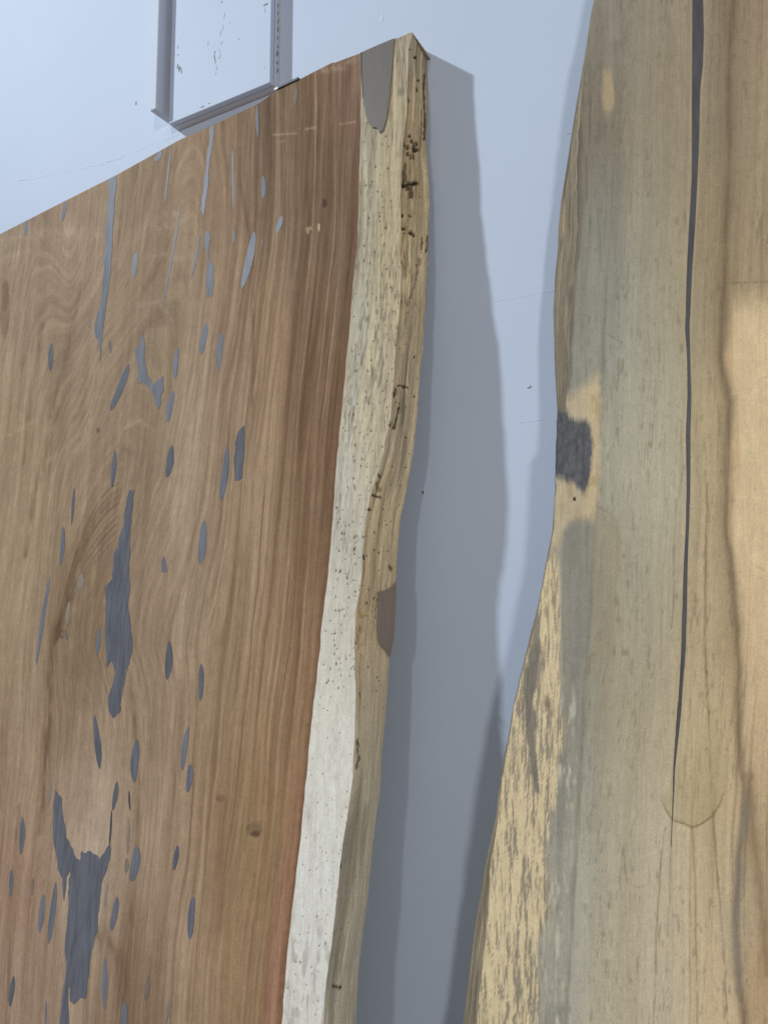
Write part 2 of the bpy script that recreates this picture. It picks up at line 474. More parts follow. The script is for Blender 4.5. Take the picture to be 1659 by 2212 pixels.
def front_grid(xa_fn, xb_fn, top_fn, sig, tau):
    S, Tt = np.meshgrid(sig, tau)
    z = Tt * 2.3; x = None
    for _ in range(8):
        xa, xb = xa_fn(z), xb_fn(z)
        x = xa + S * (xb - xa)
        z = Tt * top_fn(x)
    return x, z
XL1 = -1.78
tau = rows(0, 0.28, 14, 1000)
sig_h = np.concatenate([np.linspace(0, 0.13, 14, endpoint=False), np.linspace(0.13, 1, 500)])
sap_j = lambda z: np.interp(z, zs, xs) + 0.0007 * noise(z * 60, z * 0, 5) + 0.001 * noise(z * 9, z * 0, 6)
xh, zh = front_grid(lambda z: np.full_like(z, XL1), sap_j, top1, sig_h, tau)
Ph = F1.at(xh, zh)
X, Y = proj(Ph)
HEART = [(20, 540, (140, 112, 88)), (100, 480, (140, 110, 85)), (150, 600, (150, 120, 95)), (60, 700, (140, 115, 88)), (40, 900, (150, 122, 90)), (30, 1100, (155, 128, 98)),
  (40, 1300, (158, 130, 100)), (40, 1500, (150, 122, 92)), (40, 1700, (150, 118, 92)), (40, 1900, (148, 112, 88)), (40, 2150, (150, 118, 95)),
  (300, 420, (135, 108, 80)), (300, 600, (138, 110, 82)), (350, 750, (140, 114, 86)), (250, 850, (142, 115, 88)), (300, 960, (135, 108, 82)), (420, 1000, (155, 132, 105)),
  (430, 1150, (150, 124, 98)), (330, 1300, (140, 112, 88)), (420, 1350, (155, 130, 105)), (170, 1400, (125, 98, 70)), (150, 1550, (130, 102, 75)), (180, 1700, (165, 138, 115)),
  (190, 1850, (170, 145, 122)), (330, 1600, (145, 118, 92)), (360, 1800, (160, 132, 105)), (380, 2000, (158, 130, 105)), (300, 2100, (130, 100, 75)), (430, 2150, (158, 128, 102)),
  (480, 400, (138, 108, 80)), (500, 700, (140, 112, 85)), (480, 850, (148, 120, 95)), (520, 1100, (150, 122, 95)), (520, 1300, (148, 120, 92)), (500, 1500, (150, 122, 92)),
  (520, 1700, (145, 115, 82)), (500, 1900, (140, 110, 80)), (540, 2100, (145, 112, 82)), (600, 250, (108, 82, 60)), (650, 300, (104, 80, 58)), (700, 200, (130, 98, 75)),
  (740, 180, (135, 105, 85)), (720, 400, (112, 86, 62)), (620, 450, (112, 88, 64)), (680, 600, (120, 93, 68)), (740, 600, (116, 90, 66)), (600, 750, (125, 95, 68)),
  (700, 800, (118, 88, 62)), (620, 1000, (130, 102, 75)), (690, 1000, (118, 88, 62)), (620, 1250, (138, 110, 82)), (680, 1200, (122, 92, 66)), (600, 1500, (145, 115, 82)),
  (660, 1450, (135, 100, 72)), (580, 1700, (140, 108, 75)), (640, 1700, (140, 98, 72)), (560, 1900, (138, 105, 72)), (615, 1950, (140, 95, 70)), (540, 2150, (142, 108, 80)),
  (590, 2150, (150, 100, 80))]
def heart_colour(X, Y, x, z):
    s = np.interp(Y, [p[1] for p in SAP], [p[0] for p in SAP]) - X           # distance from the sapwood
    # growth rings cut by the board: radius about a pith axis behind the face
    ax = np.interp(Y, [300, 700, 1000, 1400, 1700, 2212], [390, 335, 250, 165, 185, 200]) + 22 * noise(Y / 260, Y * 0, 3)
    dep = np.interp(Y, [300, 640, 850, 1000, 1250, 1500, 1700, 1900, 2212], [150, 105, 66, 50, 30, 36, 60, 28, 20]) + 12 * noise(Y / 150, Y * 0, 4)
    wx = 16 * fbm(X / 140, Y / 420, 11, 3) + 5 * fbm(X / 30, Y / 160, 12, 3)
    R = np.sqrt((X - ax + wx + .05 * (Y - 1100)) ** 2 + dep ** 2)
    far = sstep(420, 150, s)                                                   # straight-grained band beside the sapwood
    ws = np.maximum(far, .88 * sstep(1380, 1750, Y + 60 * noise(X / 90, Y / 200, 14)))
    ws = np.maximum(ws, .7 * sstep(170, 60, X))
    g = R * (1 - ws) + np.sqrt((480 - s + 0.35 * wx) ** 2 + 120) * ws
    g = g + 10 * fbm(X / 60, Y / 500, 21, 3)
    c = rbf(X, Y, HEART, 70, 190)
    yv = Y / 900.0
    ring = 0.45 * noise(g / 34, yv, 31) + 0.35 * noise(g / 13, yv * 1.6, 32) + 0.35 * noise(g / 5.2, yv * 2.5, 33) + 0.4 * noise(g / 2.4, yv * 5, 34)
    xs_ = X + 0.085 * (Y - 1100)
    streak = noise(g / 7, Y / 120, 41) * 0.4 + noise(g / 3.0, Y / 60, 42) * 0.5 + 0.7 * noise(xs_ / 3.4, Y / 260, 43) + 0.6 * noise(xs_ / 9, Y / 420, 44)
    band = noise(xs_ / 24, Y / 800, 45) * 6 + noise(xs_ / 60, Y / 900, 46) * 5
    amp = 8 + 12 * far * sstep(2500, 500, Y) + 5 * far
    l = ring * amp + streak * 8 + band * (.6 + .5 * sstep(900, 1500, Y))
    c = c + l[..., None] * np.array([1.0, 0.98, 0.88])
    # narrow dark-brown and pale lines in the straight band
    dl = sstep(0.45, 0.8, noise(g / 6, Y / 1400, 51)) * far
    c = mixc(c, (92, 60, 38), 0.36 * dl)
    pl = sstep(0.4, 0.85, noise(g / 5.0, Y / 700, 52)) * (0.3 + 0.7 * far)
    c = mixc(c, (186, 152, 114), 0.36 * pl)
    red = sstep(0.2, 0.8, noise(g / 18, Y / 900, 53)) * sstep(130, 10, s) * sstep(900, 1700, Y)
    c = mixc(c, (142, 96, 70), 0.45 * red)
    c = mixc(c, (112, 76, 54), 0.75 * sstep(14, 2, s + 3 * noise(Y / 14, X / 60, 54)) * sstep(120, 330, Y))
    oli = sstep(0.1, 0.7, noise(g / 30, Y / 700, 55)) * sstep(1300, 1800, Y) * sstep(260, 120, s)
    c = mixc(c, (142, 118, 78), 0.5 * oli)
    # figured dark curves left of the big fill
    for pts, w, a in [([(250, 1075), (205, 1120), (170, 1195), (140, 1280), (118, 1360)], 12, .22),
                      ([(118, 1360), (108, 1440), (106, 1560), (96, 1700), (88, 1800)], 7, .5), ([(150, 1290), (125, 1360), (122, 1380)], 4, .5),
                      ([(92, 700), (70, 830), (50, 1000)], 5, .3), ([(175, 610), (150, 740), (110, 900)], 5, .3), ([(128, 880), (75, 1060), (55, 1200)], 6, .35),
                      ([(520, 400), (545, 540), (548, 700), (545, 900)], 4, .4), ([(355, 700), (330, 640), (300, 610)], 3, .15),
                      ([(40, 1740), (20, 2000), (15, 2212)], 5, .25), ([(286, 1500), (300, 1700), (290, 1900), (265, 2212)], 5, .3), ([(215, 2020), (255, 2060), (275, 2212)], 16, .3)]:
        d, t = segdist(X, Y, pts)
        q = np.exp(-(d / w) ** 2) * (0.6 + 0.5 * noise(X / 6, Y / 30, 61))
        c = mixc(c, (92, 64, 40), 1.35 * a * np.clip(q, 0, 1))
    for k in range(9):
        a0, a1, a2 = np.array([258 - k, 1042 + 15 * k]), np.array([176 - 3 * k, 1075 + 24 * k]), np.array([116 + 2.5 * k, 1395 - 4 * k])
        cur = [tuple(a0 * (1 - t) ** 2 + 2 * a1 * t * (1 - t) + a2 * t * t) for t in np.linspace(0, 1, 9)]
        d, t = segdist(X, Y, cur)
        c = mixc(c, (94, 68, 46), (.28 + .22 * (k % 3 == 0)) * np.exp(-(d / (1.8 + 1.2 * (k % 2))) ** 2) * np.clip(.9 + .5 * noise(X / 9, Y / 40, 64), 0, 1))
    # pale arcs left by the planer and chalky scuffs
    for pts, w, a in [([(190, 820), (250, 770), (300, 720)], 3, .0), ([(250, 560), (330, 480), (420, 440)], 14, .14), ([(300, 660), (340, 650), (372, 690)], 5, .22), ([(320, 555), (350, 548), (390, 560)], 5, .22),
                      ([(270, 925), (300, 908), (335, 930)], 3, .25), ([(365, 462), (400, 458)], 6, .3), ([(345, 492), (395, 478)], 8, .3), ([(590, 290), (640, 287)], 2.2, .55), ([(600, 304), (615, 303)], 2, .4),
                      ([(660, 278), (680, 275)], 2.5, .5), ([(735, 267), (768, 262)], 2, .45), ([(0, 520), (90, 500), (215, 505)], 16, .22), ([(0, 560), (60, 540)], 10, .2), ([(690, 150), (725, 150), (760, 130)], 9, .35),
                      ([(100, 1000), (160, 950), (200, 905)], 4, .25), ([(20, 940), (80, 905)], 4, .25), ([(40, 1655), (42, 1560), (46, 1480)], 7, .25), ([(395, 1690), (392, 1800)], 8, .2), ([(232, 520), (222, 700)], 3, .35)]:
        d, t = segdist(X, Y, pts)
        c = mixc(c, (182, 162, 140), a * np.exp(-(d / w) ** 2) * np.clip(0.7 + 0.6 * noise(X / 5, Y / 7, 62), 0, 1))
    # small knots and pits
    for kx, ky, a, b, col, m in [(701, 438, 5.5, 10, (72, 46, 30), .9), (551, 1802, 10, 6, (70, 50, 38), .8), (549, 1792, 16, 16, (105, 80, 58), .5), (668, 497, 7, 8, (165, 140, 112), .7), (671, 500, 3, 4, (70, 45, 32), .8),
                                 (689, 490, 2, 9, (200, 175, 140), .8), (12, 640, 8, 34, (112, 84, 62), .8), (10, 690, 10, 40, (120, 92, 70), .6), (133, 1370, 10, 10, (100, 72, 52), .7), (135, 1370, 4, 4, (140, 110, 90), .8),
                                 (212, 930, 4, 6, (95, 68, 50), .6), (476, 1725, 10, 8, (118, 88, 66), .6), (1, 1, 1, 1, (0, 0, 0), 0), (660, 2215, 8, 5, (80, 50, 35), .7)]:
        q = ((X - kx) / a) ** 2 + ((Y - ky) / b) ** 2
        c = mixc(c, col, m * sstep(1.5, 0.6, q + 0.35 * noise(X / 4, Y / 4, 63)))
    # sander mottling
    c = c * (1 + 0.035 * fbm(X / 16, Y / 22, 71, 3)[..., None] + 0.03 * noise(X / 2.2, Y / 3.1, 72)[..., None])
    c = desat(c, (.74 + .07 * sstep(480, 120, s))[..., None]) + np.array([0, 1.0, 0.5])
    return np.clip(srgb(np.clip(c, 10, 245)) / K, 0.01, 0.9), np.stack([g * 0.62, z * 1000], -1)
colh, gvh = heart_colour(X, Y, xh, zh)
back = -F1.n * T1
def loopverts(P):      # boundary of a grid, counter-clockwise from lower left
    return np.concatenate([P[0, :], P[1:, -1], P[-1, -2::-1], P[-2:0:-1, 0]])
lp = loopverts(Ph[::1])
inner = lp + back
n = len(lp)
skirt = [tuple([i, n + i, n + (i + 1) % n, (i + 1) % n]) for i in range(n)]
heart_back = [tuple(range(n, 2 * n))[::-1]]
dull = srgb((140, 108, 80)) / K
grid_obj('heartwood', Ph, colh, gvh, M_HEART, slab1, extra=[(np.concatenate([lp, inner]), skirt + heart_back, dull)])

# ---- sapwood band
sig_s = np.linspace(0, 1, 110)
xsap, zsap = front_grid(sap_j, lambda z: np.interp(z, zf, xf) + 0.0005 * noise(z * 60, z * 0, 8), top1, sig_s, tau)
Xs, Ys = proj(F1.at(xsap, zsap))
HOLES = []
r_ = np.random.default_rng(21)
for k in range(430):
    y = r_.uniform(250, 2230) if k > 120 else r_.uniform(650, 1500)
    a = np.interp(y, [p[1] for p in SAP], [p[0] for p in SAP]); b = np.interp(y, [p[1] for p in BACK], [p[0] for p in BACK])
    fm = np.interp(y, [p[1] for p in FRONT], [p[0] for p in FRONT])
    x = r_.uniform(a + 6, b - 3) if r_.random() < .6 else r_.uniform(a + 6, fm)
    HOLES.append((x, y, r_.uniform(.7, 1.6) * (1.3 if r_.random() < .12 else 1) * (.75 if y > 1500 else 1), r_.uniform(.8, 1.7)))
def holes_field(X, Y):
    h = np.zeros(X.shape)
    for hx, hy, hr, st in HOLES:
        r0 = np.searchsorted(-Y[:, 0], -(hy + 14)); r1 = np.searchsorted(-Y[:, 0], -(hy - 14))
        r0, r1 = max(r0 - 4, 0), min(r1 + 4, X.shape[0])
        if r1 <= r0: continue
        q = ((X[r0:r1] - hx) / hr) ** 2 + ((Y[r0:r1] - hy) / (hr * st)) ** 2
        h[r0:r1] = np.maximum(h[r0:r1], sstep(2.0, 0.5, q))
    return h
SAPC = [(790, 350, (152, 144, 122)), (820, 350, (160, 147, 117)), (850, 350, (167, 150, 117)), (780, 500, (154, 149, 132)), (820, 520, (162, 149, 116)), (850, 600, (174, 159, 124)),
  (770, 700, (164, 159, 142)), (810, 800, (174, 162, 132)), (760, 850, (168, 163, 148)), (800, 950, (182, 169, 139)), (745, 1000, (178, 173, 158)), (770, 1100, (181, 175, 158)),
  (740, 1250, (184, 180, 166)), (720, 1400, (193, 190, 178)), (750, 1400, (190, 185, 171)), (710, 1550, (203, 200, 189)), (745, 1600, (206, 203, 194)), (700, 1750, (208, 206, 198)),
  (680, 1900, (206, 204, 198)), (660, 2050, (208, 206, 201)), (650, 2180, (201, 198, 190)), (870, 100, (162, 148, 128)), (860, 200, (162, 148, 118)), (800, 300, (156, 146, 122))]
def sap_colour(X, Y, z):
    c = rbf(X, Y, SAPC, 30, 150)
    up = sstep(1500, 600, Y)
    a = np.interp(Y, [p[1] for p in SAP], [p[0] for p in SAP])
    g = X - a
    gw = g + 4 * fbm(X / 30, Y / 140, 81, 3)
    s1 = noise(gw / 9, Y / 130, 82); s2 = noise(gw / 4, Y / 60, 83); s3 = noise(gw / 2.2, Y / 26, 84)
    c = c + ((s1 * 9 + s2 * 8 + s3 * 5) * (0.45 + 0.8 * up))[..., None] * np.array([1, .97, .85])
    fl = sstep(0.25, 0.75, noise(gw / 2.6, Y / 16, 85) * 0.7 + 0.4 * noise(gw / 10, Y / 90, 86))
    c = mixc(c, (98, 90, 76), fl * (0.10 + 0.45 * up))
    f2 = sstep(.3, .7, noise(gw / 1.7, Y / 22, 285) * .8 + .35 * noise(gw / 7, Y / 70, 286))
    c = mixc(c, (104, 96, 80), f2 * (.06 + .46 * up))
    c = desat(c, .80)
    yel = sstep(0.0, 0.8, noise(gw / 12, Y / 220, 87)) * up
    c = mixc(c, (196, 182, 148), 0.42 * yel)
    gry = sstep(0.1, 0.8, noise(gw / 14 + 40, Y / 110, 88)) * sstep(30, 8, g)
    c = mixc(c, (168, 170, 158), 0.5 * gry)
    c = mixc(c, (120, 116, 106), 0.30 * sstep(.35, .8, noise(X / 8, Y / 30, 89)) * sstep(1900, 2080, Y))
    c = c * (1 + 0.03 * fbm(X / 9, Y / 11, 90, 3)[..., None])
    return c
cs = sap_colour(Xs, Ys, zsap)
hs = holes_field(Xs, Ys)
cs = mixc(cs, (72, 64, 54), 0.7 * hs)  # worm holes: the shade of their depth is painted in as dark colour
up_s = sstep(1450, 500, Ys)
edge_in = sstep(0, 12, Xs - np.interp(Ys, [p[1] for p in SAP], [p[0] for p in SAP]))
rel = (-0.0019 * (0.5 + 0.5 * noise((Xs) / 7, Ys / 110, 91)) * up_s - 0.0013 * up_s * (0.5 + .5 * fbm(Xs / 4, Ys / 26, 92, 4)) - 0.0012 * hs) * edge_in
Ps = F1.at(xsap, zsap, rel)
top_s = Ps[-1]; ns = len(top_s)
cap = (np.concatenate([top_s, top_s + back]), [(i, i + 1, ns + i + 1, ns + i) for i in range(ns - 1)], srgb((150, 138, 112)) / K)
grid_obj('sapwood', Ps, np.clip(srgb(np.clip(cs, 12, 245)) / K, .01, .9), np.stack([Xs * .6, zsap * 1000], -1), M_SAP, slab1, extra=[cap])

# ---- live edge: lofted from the front corner round to the back arris
wv = np.linspace(0, 1, 90)
zfr = zsap[:, -1]; xfr = Ps[:, -1, 0]; yfr = Ps[:, -1, 1]
zbk_top = float(B1.hit(np.array(922.), np.array(112.))[2])
zbk = zfr * (zbk_top / zfr[-1])
xbk = np.interp(zbk, zk, xk)
Pb = B1.at(xbk, zbk)
Pf = Ps[:, -1]
wg = wv[None, :, None]
Pe = Pf[:, None] * (1 - wg) + Pb[:, None] * wg
Xe0, Ye0 = proj(Pe)
bul = 0.006 * np.sin(np.pi * wv)[None, :] * (0.6 + 0.8 * noise(zfr * 4, zfr * 0, 95))[:, None]
rough = sstep(1500, 500, Ye0)
fade = np.minimum(sstep(0, .10, wv), 1)[None, :]
WV = np.broadcast_to(wv[None, :], Xe0.shape)
zfe = zfr[:, None]
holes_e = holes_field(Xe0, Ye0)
gash = np.zeros(Xe0.shape); pale = np.zeros(Xe0.shape)
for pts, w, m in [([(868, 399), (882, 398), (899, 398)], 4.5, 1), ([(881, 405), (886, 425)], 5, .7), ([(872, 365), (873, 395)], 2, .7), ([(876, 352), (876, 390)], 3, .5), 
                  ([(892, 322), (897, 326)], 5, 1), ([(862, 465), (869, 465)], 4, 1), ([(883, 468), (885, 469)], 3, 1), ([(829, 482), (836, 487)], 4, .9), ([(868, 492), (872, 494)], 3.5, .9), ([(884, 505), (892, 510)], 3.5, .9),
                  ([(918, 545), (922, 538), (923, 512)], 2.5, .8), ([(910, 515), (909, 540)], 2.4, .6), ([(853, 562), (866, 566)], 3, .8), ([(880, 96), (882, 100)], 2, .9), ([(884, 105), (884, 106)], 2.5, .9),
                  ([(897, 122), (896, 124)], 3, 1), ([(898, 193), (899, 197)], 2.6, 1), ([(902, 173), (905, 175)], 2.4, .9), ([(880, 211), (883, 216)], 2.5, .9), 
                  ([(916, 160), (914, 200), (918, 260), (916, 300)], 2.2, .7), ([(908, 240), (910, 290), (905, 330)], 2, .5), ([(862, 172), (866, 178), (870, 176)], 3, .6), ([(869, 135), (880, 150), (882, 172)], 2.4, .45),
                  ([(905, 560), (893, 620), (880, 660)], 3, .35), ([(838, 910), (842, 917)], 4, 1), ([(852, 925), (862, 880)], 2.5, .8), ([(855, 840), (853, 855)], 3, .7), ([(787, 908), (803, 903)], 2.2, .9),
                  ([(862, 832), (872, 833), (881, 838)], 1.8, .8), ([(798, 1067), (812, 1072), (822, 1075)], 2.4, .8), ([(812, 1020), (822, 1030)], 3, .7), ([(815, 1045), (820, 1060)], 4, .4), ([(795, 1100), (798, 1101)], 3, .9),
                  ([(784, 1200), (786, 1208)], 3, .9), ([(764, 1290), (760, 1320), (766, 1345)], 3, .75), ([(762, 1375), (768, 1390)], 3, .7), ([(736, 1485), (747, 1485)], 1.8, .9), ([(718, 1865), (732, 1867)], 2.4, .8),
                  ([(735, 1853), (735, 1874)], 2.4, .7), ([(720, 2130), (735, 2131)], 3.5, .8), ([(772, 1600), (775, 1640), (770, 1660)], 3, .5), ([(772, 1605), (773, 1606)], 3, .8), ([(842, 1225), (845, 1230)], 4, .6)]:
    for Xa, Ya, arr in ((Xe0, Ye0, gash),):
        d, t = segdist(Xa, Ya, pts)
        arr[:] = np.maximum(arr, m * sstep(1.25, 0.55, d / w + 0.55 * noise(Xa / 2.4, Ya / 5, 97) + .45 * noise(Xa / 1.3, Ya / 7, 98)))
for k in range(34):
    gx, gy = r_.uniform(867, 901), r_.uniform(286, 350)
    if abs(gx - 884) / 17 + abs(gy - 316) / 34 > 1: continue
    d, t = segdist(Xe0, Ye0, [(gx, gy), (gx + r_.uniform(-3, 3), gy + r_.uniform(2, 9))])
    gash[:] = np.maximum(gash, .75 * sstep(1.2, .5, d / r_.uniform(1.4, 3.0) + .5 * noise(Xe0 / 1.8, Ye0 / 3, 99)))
rid = noise(WV * 5 + 1.3 * noise(zfe * 3, WV, 101), zfe * 5, 102) * .0022 + noise(WV * 13, zfe * 16, 103) * .0012 + fbm(WV * 30, zfe * 110, 104, 3) * .0011
torn = np.maximum(np.exp(-((Ye0 - 590) / 130) ** 2) * sstep(.65, .25, WV), np.exp(-((Ye0 - 1375) / 60) ** 2) * sstep(.35, .1, WV))
disp = bul + fade * (rid * (0.35 + 1.25 * rough) + torn * 0.0028 * fbm(WV * 12, zfe * 40, 105, 4)) - fade * (0.004 * gash + 0.0016 * holes_e)
outd = np.array([0.78, -0.62, 0.05]); outd /= np.linalg.norm(outd)
disp = disp * sstep(zfr[-1] + .01, zfr[-1] - .12, zfe)
Pe = Pe + outd * disp[..., None]
Xe, Ye = proj(Pe)
EDGEC = [(905, 120, (140, 126, 104)), (900, 250, (158, 141, 110)), (900, 400, (162, 145, 111)), (880, 330, (150, 130, 98)), (905, 550, (160, 143, 112)), (890, 700, (160, 145, 116)),
  (880, 850, (164, 149, 121)), (870, 950, (168, 153, 127)), (840, 1100, (174, 156, 124)), (820, 1200, (174, 156, 124)), (800, 1350, (172, 153, 120)), (800, 1450, (174, 158, 130)), (800, 1600, (178, 166, 140)),
  (790, 1750, (178, 168, 144)), (770, 1900, (178, 168, 146)), (750, 2100, (178, 170, 150)), (740, 2200, (176, 170, 152))]
ce = rbf(Xe0, Ye0, EDGEC, 40, 140)
gw = WV * 70 + 6 * noise(WV * 4, zfe * 6, 111)
e1, e2, e3 = noise(gw / 9, zfe * 9, 112), noise(gw / 4, zfe * 20, 113), noise(gw / 2, zfe * 45, 114)
ce = ce + ((e1 * 9 + e2 * 8 + e3 * 6) * (0.7 + .5 * rough))[..., None] * np.array([1, .95, .8])
ce = mixc(ce, (88, 76, 58), 0.62 * sstep(.3, .75, noise(gw / 3.2, zfe * 17, 115) * .7 + .45 * noise(gw / 12, zfe * 6, 116)) * (0.35 + .65 * rough))
ce = mixc(ce, (104, 102, 92), 0.5 * sstep(.15, .7, noise(gw / 16, zfe * 7, 117)) * sstep(1500, 1750, Ye0))
ce = mixc(ce, (96, 84, 70), 0.45 * sstep(.72, .92, WV) * sstep(500, 200, Ye0) * (0.5 + .5 * noise(gw / 4, zfe * 14, 118)))
ce = mixc(ce, (206, 190, 152), 0.45 * sstep(.15, .7, noise(gw / 6, zfe * 7, 121)) * rough)
ce = mixc(ce, (204, 186, 146), 0.6 * torn * sstep(-.1, .5, fbm(WV * 14, zfe * 45, 119, 3)))
ce = mixc(ce, (110, 84, 56), 0.5 * torn * sstep(.1, .5, fbm(WV * 12 + 9, zfe * 40, 120, 3)))
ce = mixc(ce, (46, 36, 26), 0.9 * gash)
ce = mixc(ce, (50, 41, 32), 0.85 * holes_e)  # depth shade of the worm holes painted dark on the live edge
ce = desat(ce, .84)
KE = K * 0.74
# strip along the hidden back so that the slab is closed
xin = np.interp(zbk, zs, xs) - 0.03
Pin = B1.at(xin, zbk, 0.002)
lcol = [np.concatenate([Pb, Pin])]
nb = len(Pb)
bf = [(i, i + 1, nb + i + 1, nb + i) for i in range(nb - 1)]
topring = np.concatenate([Pe[-1], Pin[-1:], (Ps[-1, :1] + back * .9)])
tf = [tuple(range(len(topring)))]
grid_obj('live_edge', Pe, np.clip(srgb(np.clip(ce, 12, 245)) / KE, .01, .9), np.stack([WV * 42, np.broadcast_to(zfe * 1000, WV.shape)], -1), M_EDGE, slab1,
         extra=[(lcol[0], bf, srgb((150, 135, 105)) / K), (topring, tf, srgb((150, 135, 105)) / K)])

# ---- resin fills
def plane_fill(name, poly, plane, mat, parent, proud=0.0004, label=None, jag=0.0, seed=0, sub=1):
    p = np.array(poly, float)
    if sub > 1 or jag:
        q = []
        r = np.random.default_rng(seed)
        for i in range(len(p)):
            a, b = p[i], p[(i + 1) % len(p)]
            for k in range(sub):
                c = a + (b - a) * k / sub
                q.append(c + r.uniform(-jag, jag, 2) * (1 if k else .3))
        p = np.array(q)
    P = plane.hit(p[:, 0], p[:, 1])
    top, bot = P + plane.n * proud, P - plane.n * 0.002
    V = list(local(top, parent)) + list(local(bot, parent)); n = len(p)
    F = [tuple(range(n))] + [(i, n + i, n + (i + 1) % n, (i + 1) % n) for i in range(n)]
    area_ = 0.5 * np.sum(P[:, 0] * np.roll(P[:, 2], -1) - np.roll(P[:, 0], -1) * P[:, 2])
    if area_ < 0: F = [f[::-1] for f in F]
    return link(name, raw_mesh(name, V, F), mat, parent, label)
def spindle(p0, p1, w, seed, power=.55):
    r = np.random.default_rng(seed)
    p0, p1 = np.array(p0, float), np.array(p1, float)
    d = p1 - p0; nrm = np.array([-d[1], d[0]]) / np.linalg.norm(d)
    t = np.linspace(0, 1, 17)
    L_, R_ = [], []
    sk = r.uniform(-.2, .2)
    ph = r.uniform(0, 6.28)
    for q in t:
        hw = w / 2 * max(math.sin(math.pi * min(max(q + sk * q * (1 - q), 0), 1)), 0) ** power
        c = p0 + d * q + nrm * math.sin(q * 4 + ph) * w * .10
        L_.append(c + nrm * hw * r.uniform(.92, 1.04)); R_.append(c - nrm * hw * r.uniform(.92, 1.04))
    return [tuple(v) for v in L_] + [tuple(v) for v in R_[-2:0:-1]]
SP = [  # (region, top, bottom, width, material)
 (1, (690, 645), (668, 692), 26, 0), (1, (735, 630), (705, 880), 9, 0), (1, (996, 628), (1004, 905), 11, 0), (1, (1004, 982), (1003, 1042), 12, 0), (1, (1102, 446), (1107, 592), 16, 0),
 (1, (1272, 372), (1267, 450), 15, 1), (1, (1131, 752), (1127, 850), 25, 0), (1, (1208, 922), (1188, 1003), 28, 0), (1, (279, 860), (269, 948), 19, 0), (1, (119, 943), (111, 1012), 16, 0),
 (2, (638, 438), (624, 557), 30, 0), (2, (847, 218), (759, 712), 10, 0), (2, (936, 362), (895, 558), 13, 0), (2, (1190, 340), (1132, 610), 42, 0), (2, (1226, 378), (1227, 412), 7, 2), (2, (241, 863), (236, 997), 27, 0),
 (2, (515, 852), (515, 912), 16, 1), (2, (416, 750), (414, 792), 20, 1), (2, (722, 812), (717, 857), 9, 1), (2, (829, 883), (818, 1032), 30, 0), (2, (960, 772), (943, 917), 36, 0), (2, (1035, 812), (1020, 997), 33, 0),
 (2, (603, 962), (518, 1182), 40, 0), (3, (808, -18), (784, 128), 36, 0), (3, (536, 258), (526, 435), 28, 0), (3, (805, 236), (779, 388), 42, 0), (3, (1062, 242), (1036, 495), 38, 0), (3, (349, 436), (333, 610), 16, 0),
 (3, (298, 615), (283, 803), 25, 0), (3, (959, 586), (932, 792), 44, 0), (3, (232, 850), (168, 1265), 22, 0), (3, (384, 835), (366, 918), 40, 1), (3, (322, 965), (316, 1078), 25, 1), (3, (300, 1098), (314, 1145), 24, 1),
 (3, (467, 1090), (451, 1218), 24, 0), (3, (792, 1150), (782, 1334), 41, 0), (4, (943, -34), (934, 142), 30, 0), (4, (444, 205), (464, 462), 38, 0), (4, (642, 320), (624, 525), 47, 0), (4, (878, 262), (851, 468), 32, 0),
 (4, (889, 437), (879, 570), 34, 0), (4, (547, 515), (528, 655), 28, 0), (4, (522, 650), (511, 835), 10, 2), (4, (604, 562), (606, 655), 9, 2), (4, (106, 680), (97, 862), 32, 0), (4, (53, 930), (50, 1058), 23, 0),
 (4, (153, 970), (149, 1055), 13, 1), (4, (202, 1040), (187, 1228), 31, 0), (4, (260, 986), (231, 1278), 33, 0), (4, (546, 1055), (524, 1218), 34, 0), (4, (642, 820), (616, 988), 52, 0), (4, (592, 875), (590, 948), 24, 1),
 (4, (829, 816), (814, 934), 28, 0), (4, (906, 1055), (884, 1258), 38, 0), (4, (496, 1340), (484, 1585), 32, 0), (4, (62, 1425), (49, 1573), 29, 0), (4, (216, 1545), (211, 1660), 13, 0), (4, (697, 1425), (677, 1543), 28, 1),
 (4, (581, 1545), (574, 1700), 38, 0), (4, (791, 1535), (774, 1655), 22, 1), (4, (501, 995), (489, 1105), 15, 1), (4, (600, 690), (596, 860), 18, 1), (4, (236, 515), (226, 620), 20, 1)]
MM = [M_RESIN, M_SMEAR, M_DARKR]
for k, (zi, p0, p1, w, mi) in enumerate(SP):
    plane_fill('resin_fill', zz(zi, spindle(p0, p1, w * .82, 300 + k, (.36 + .34 * ((k * 37) % 10) / 10))), F1, MM[mi], slab1)
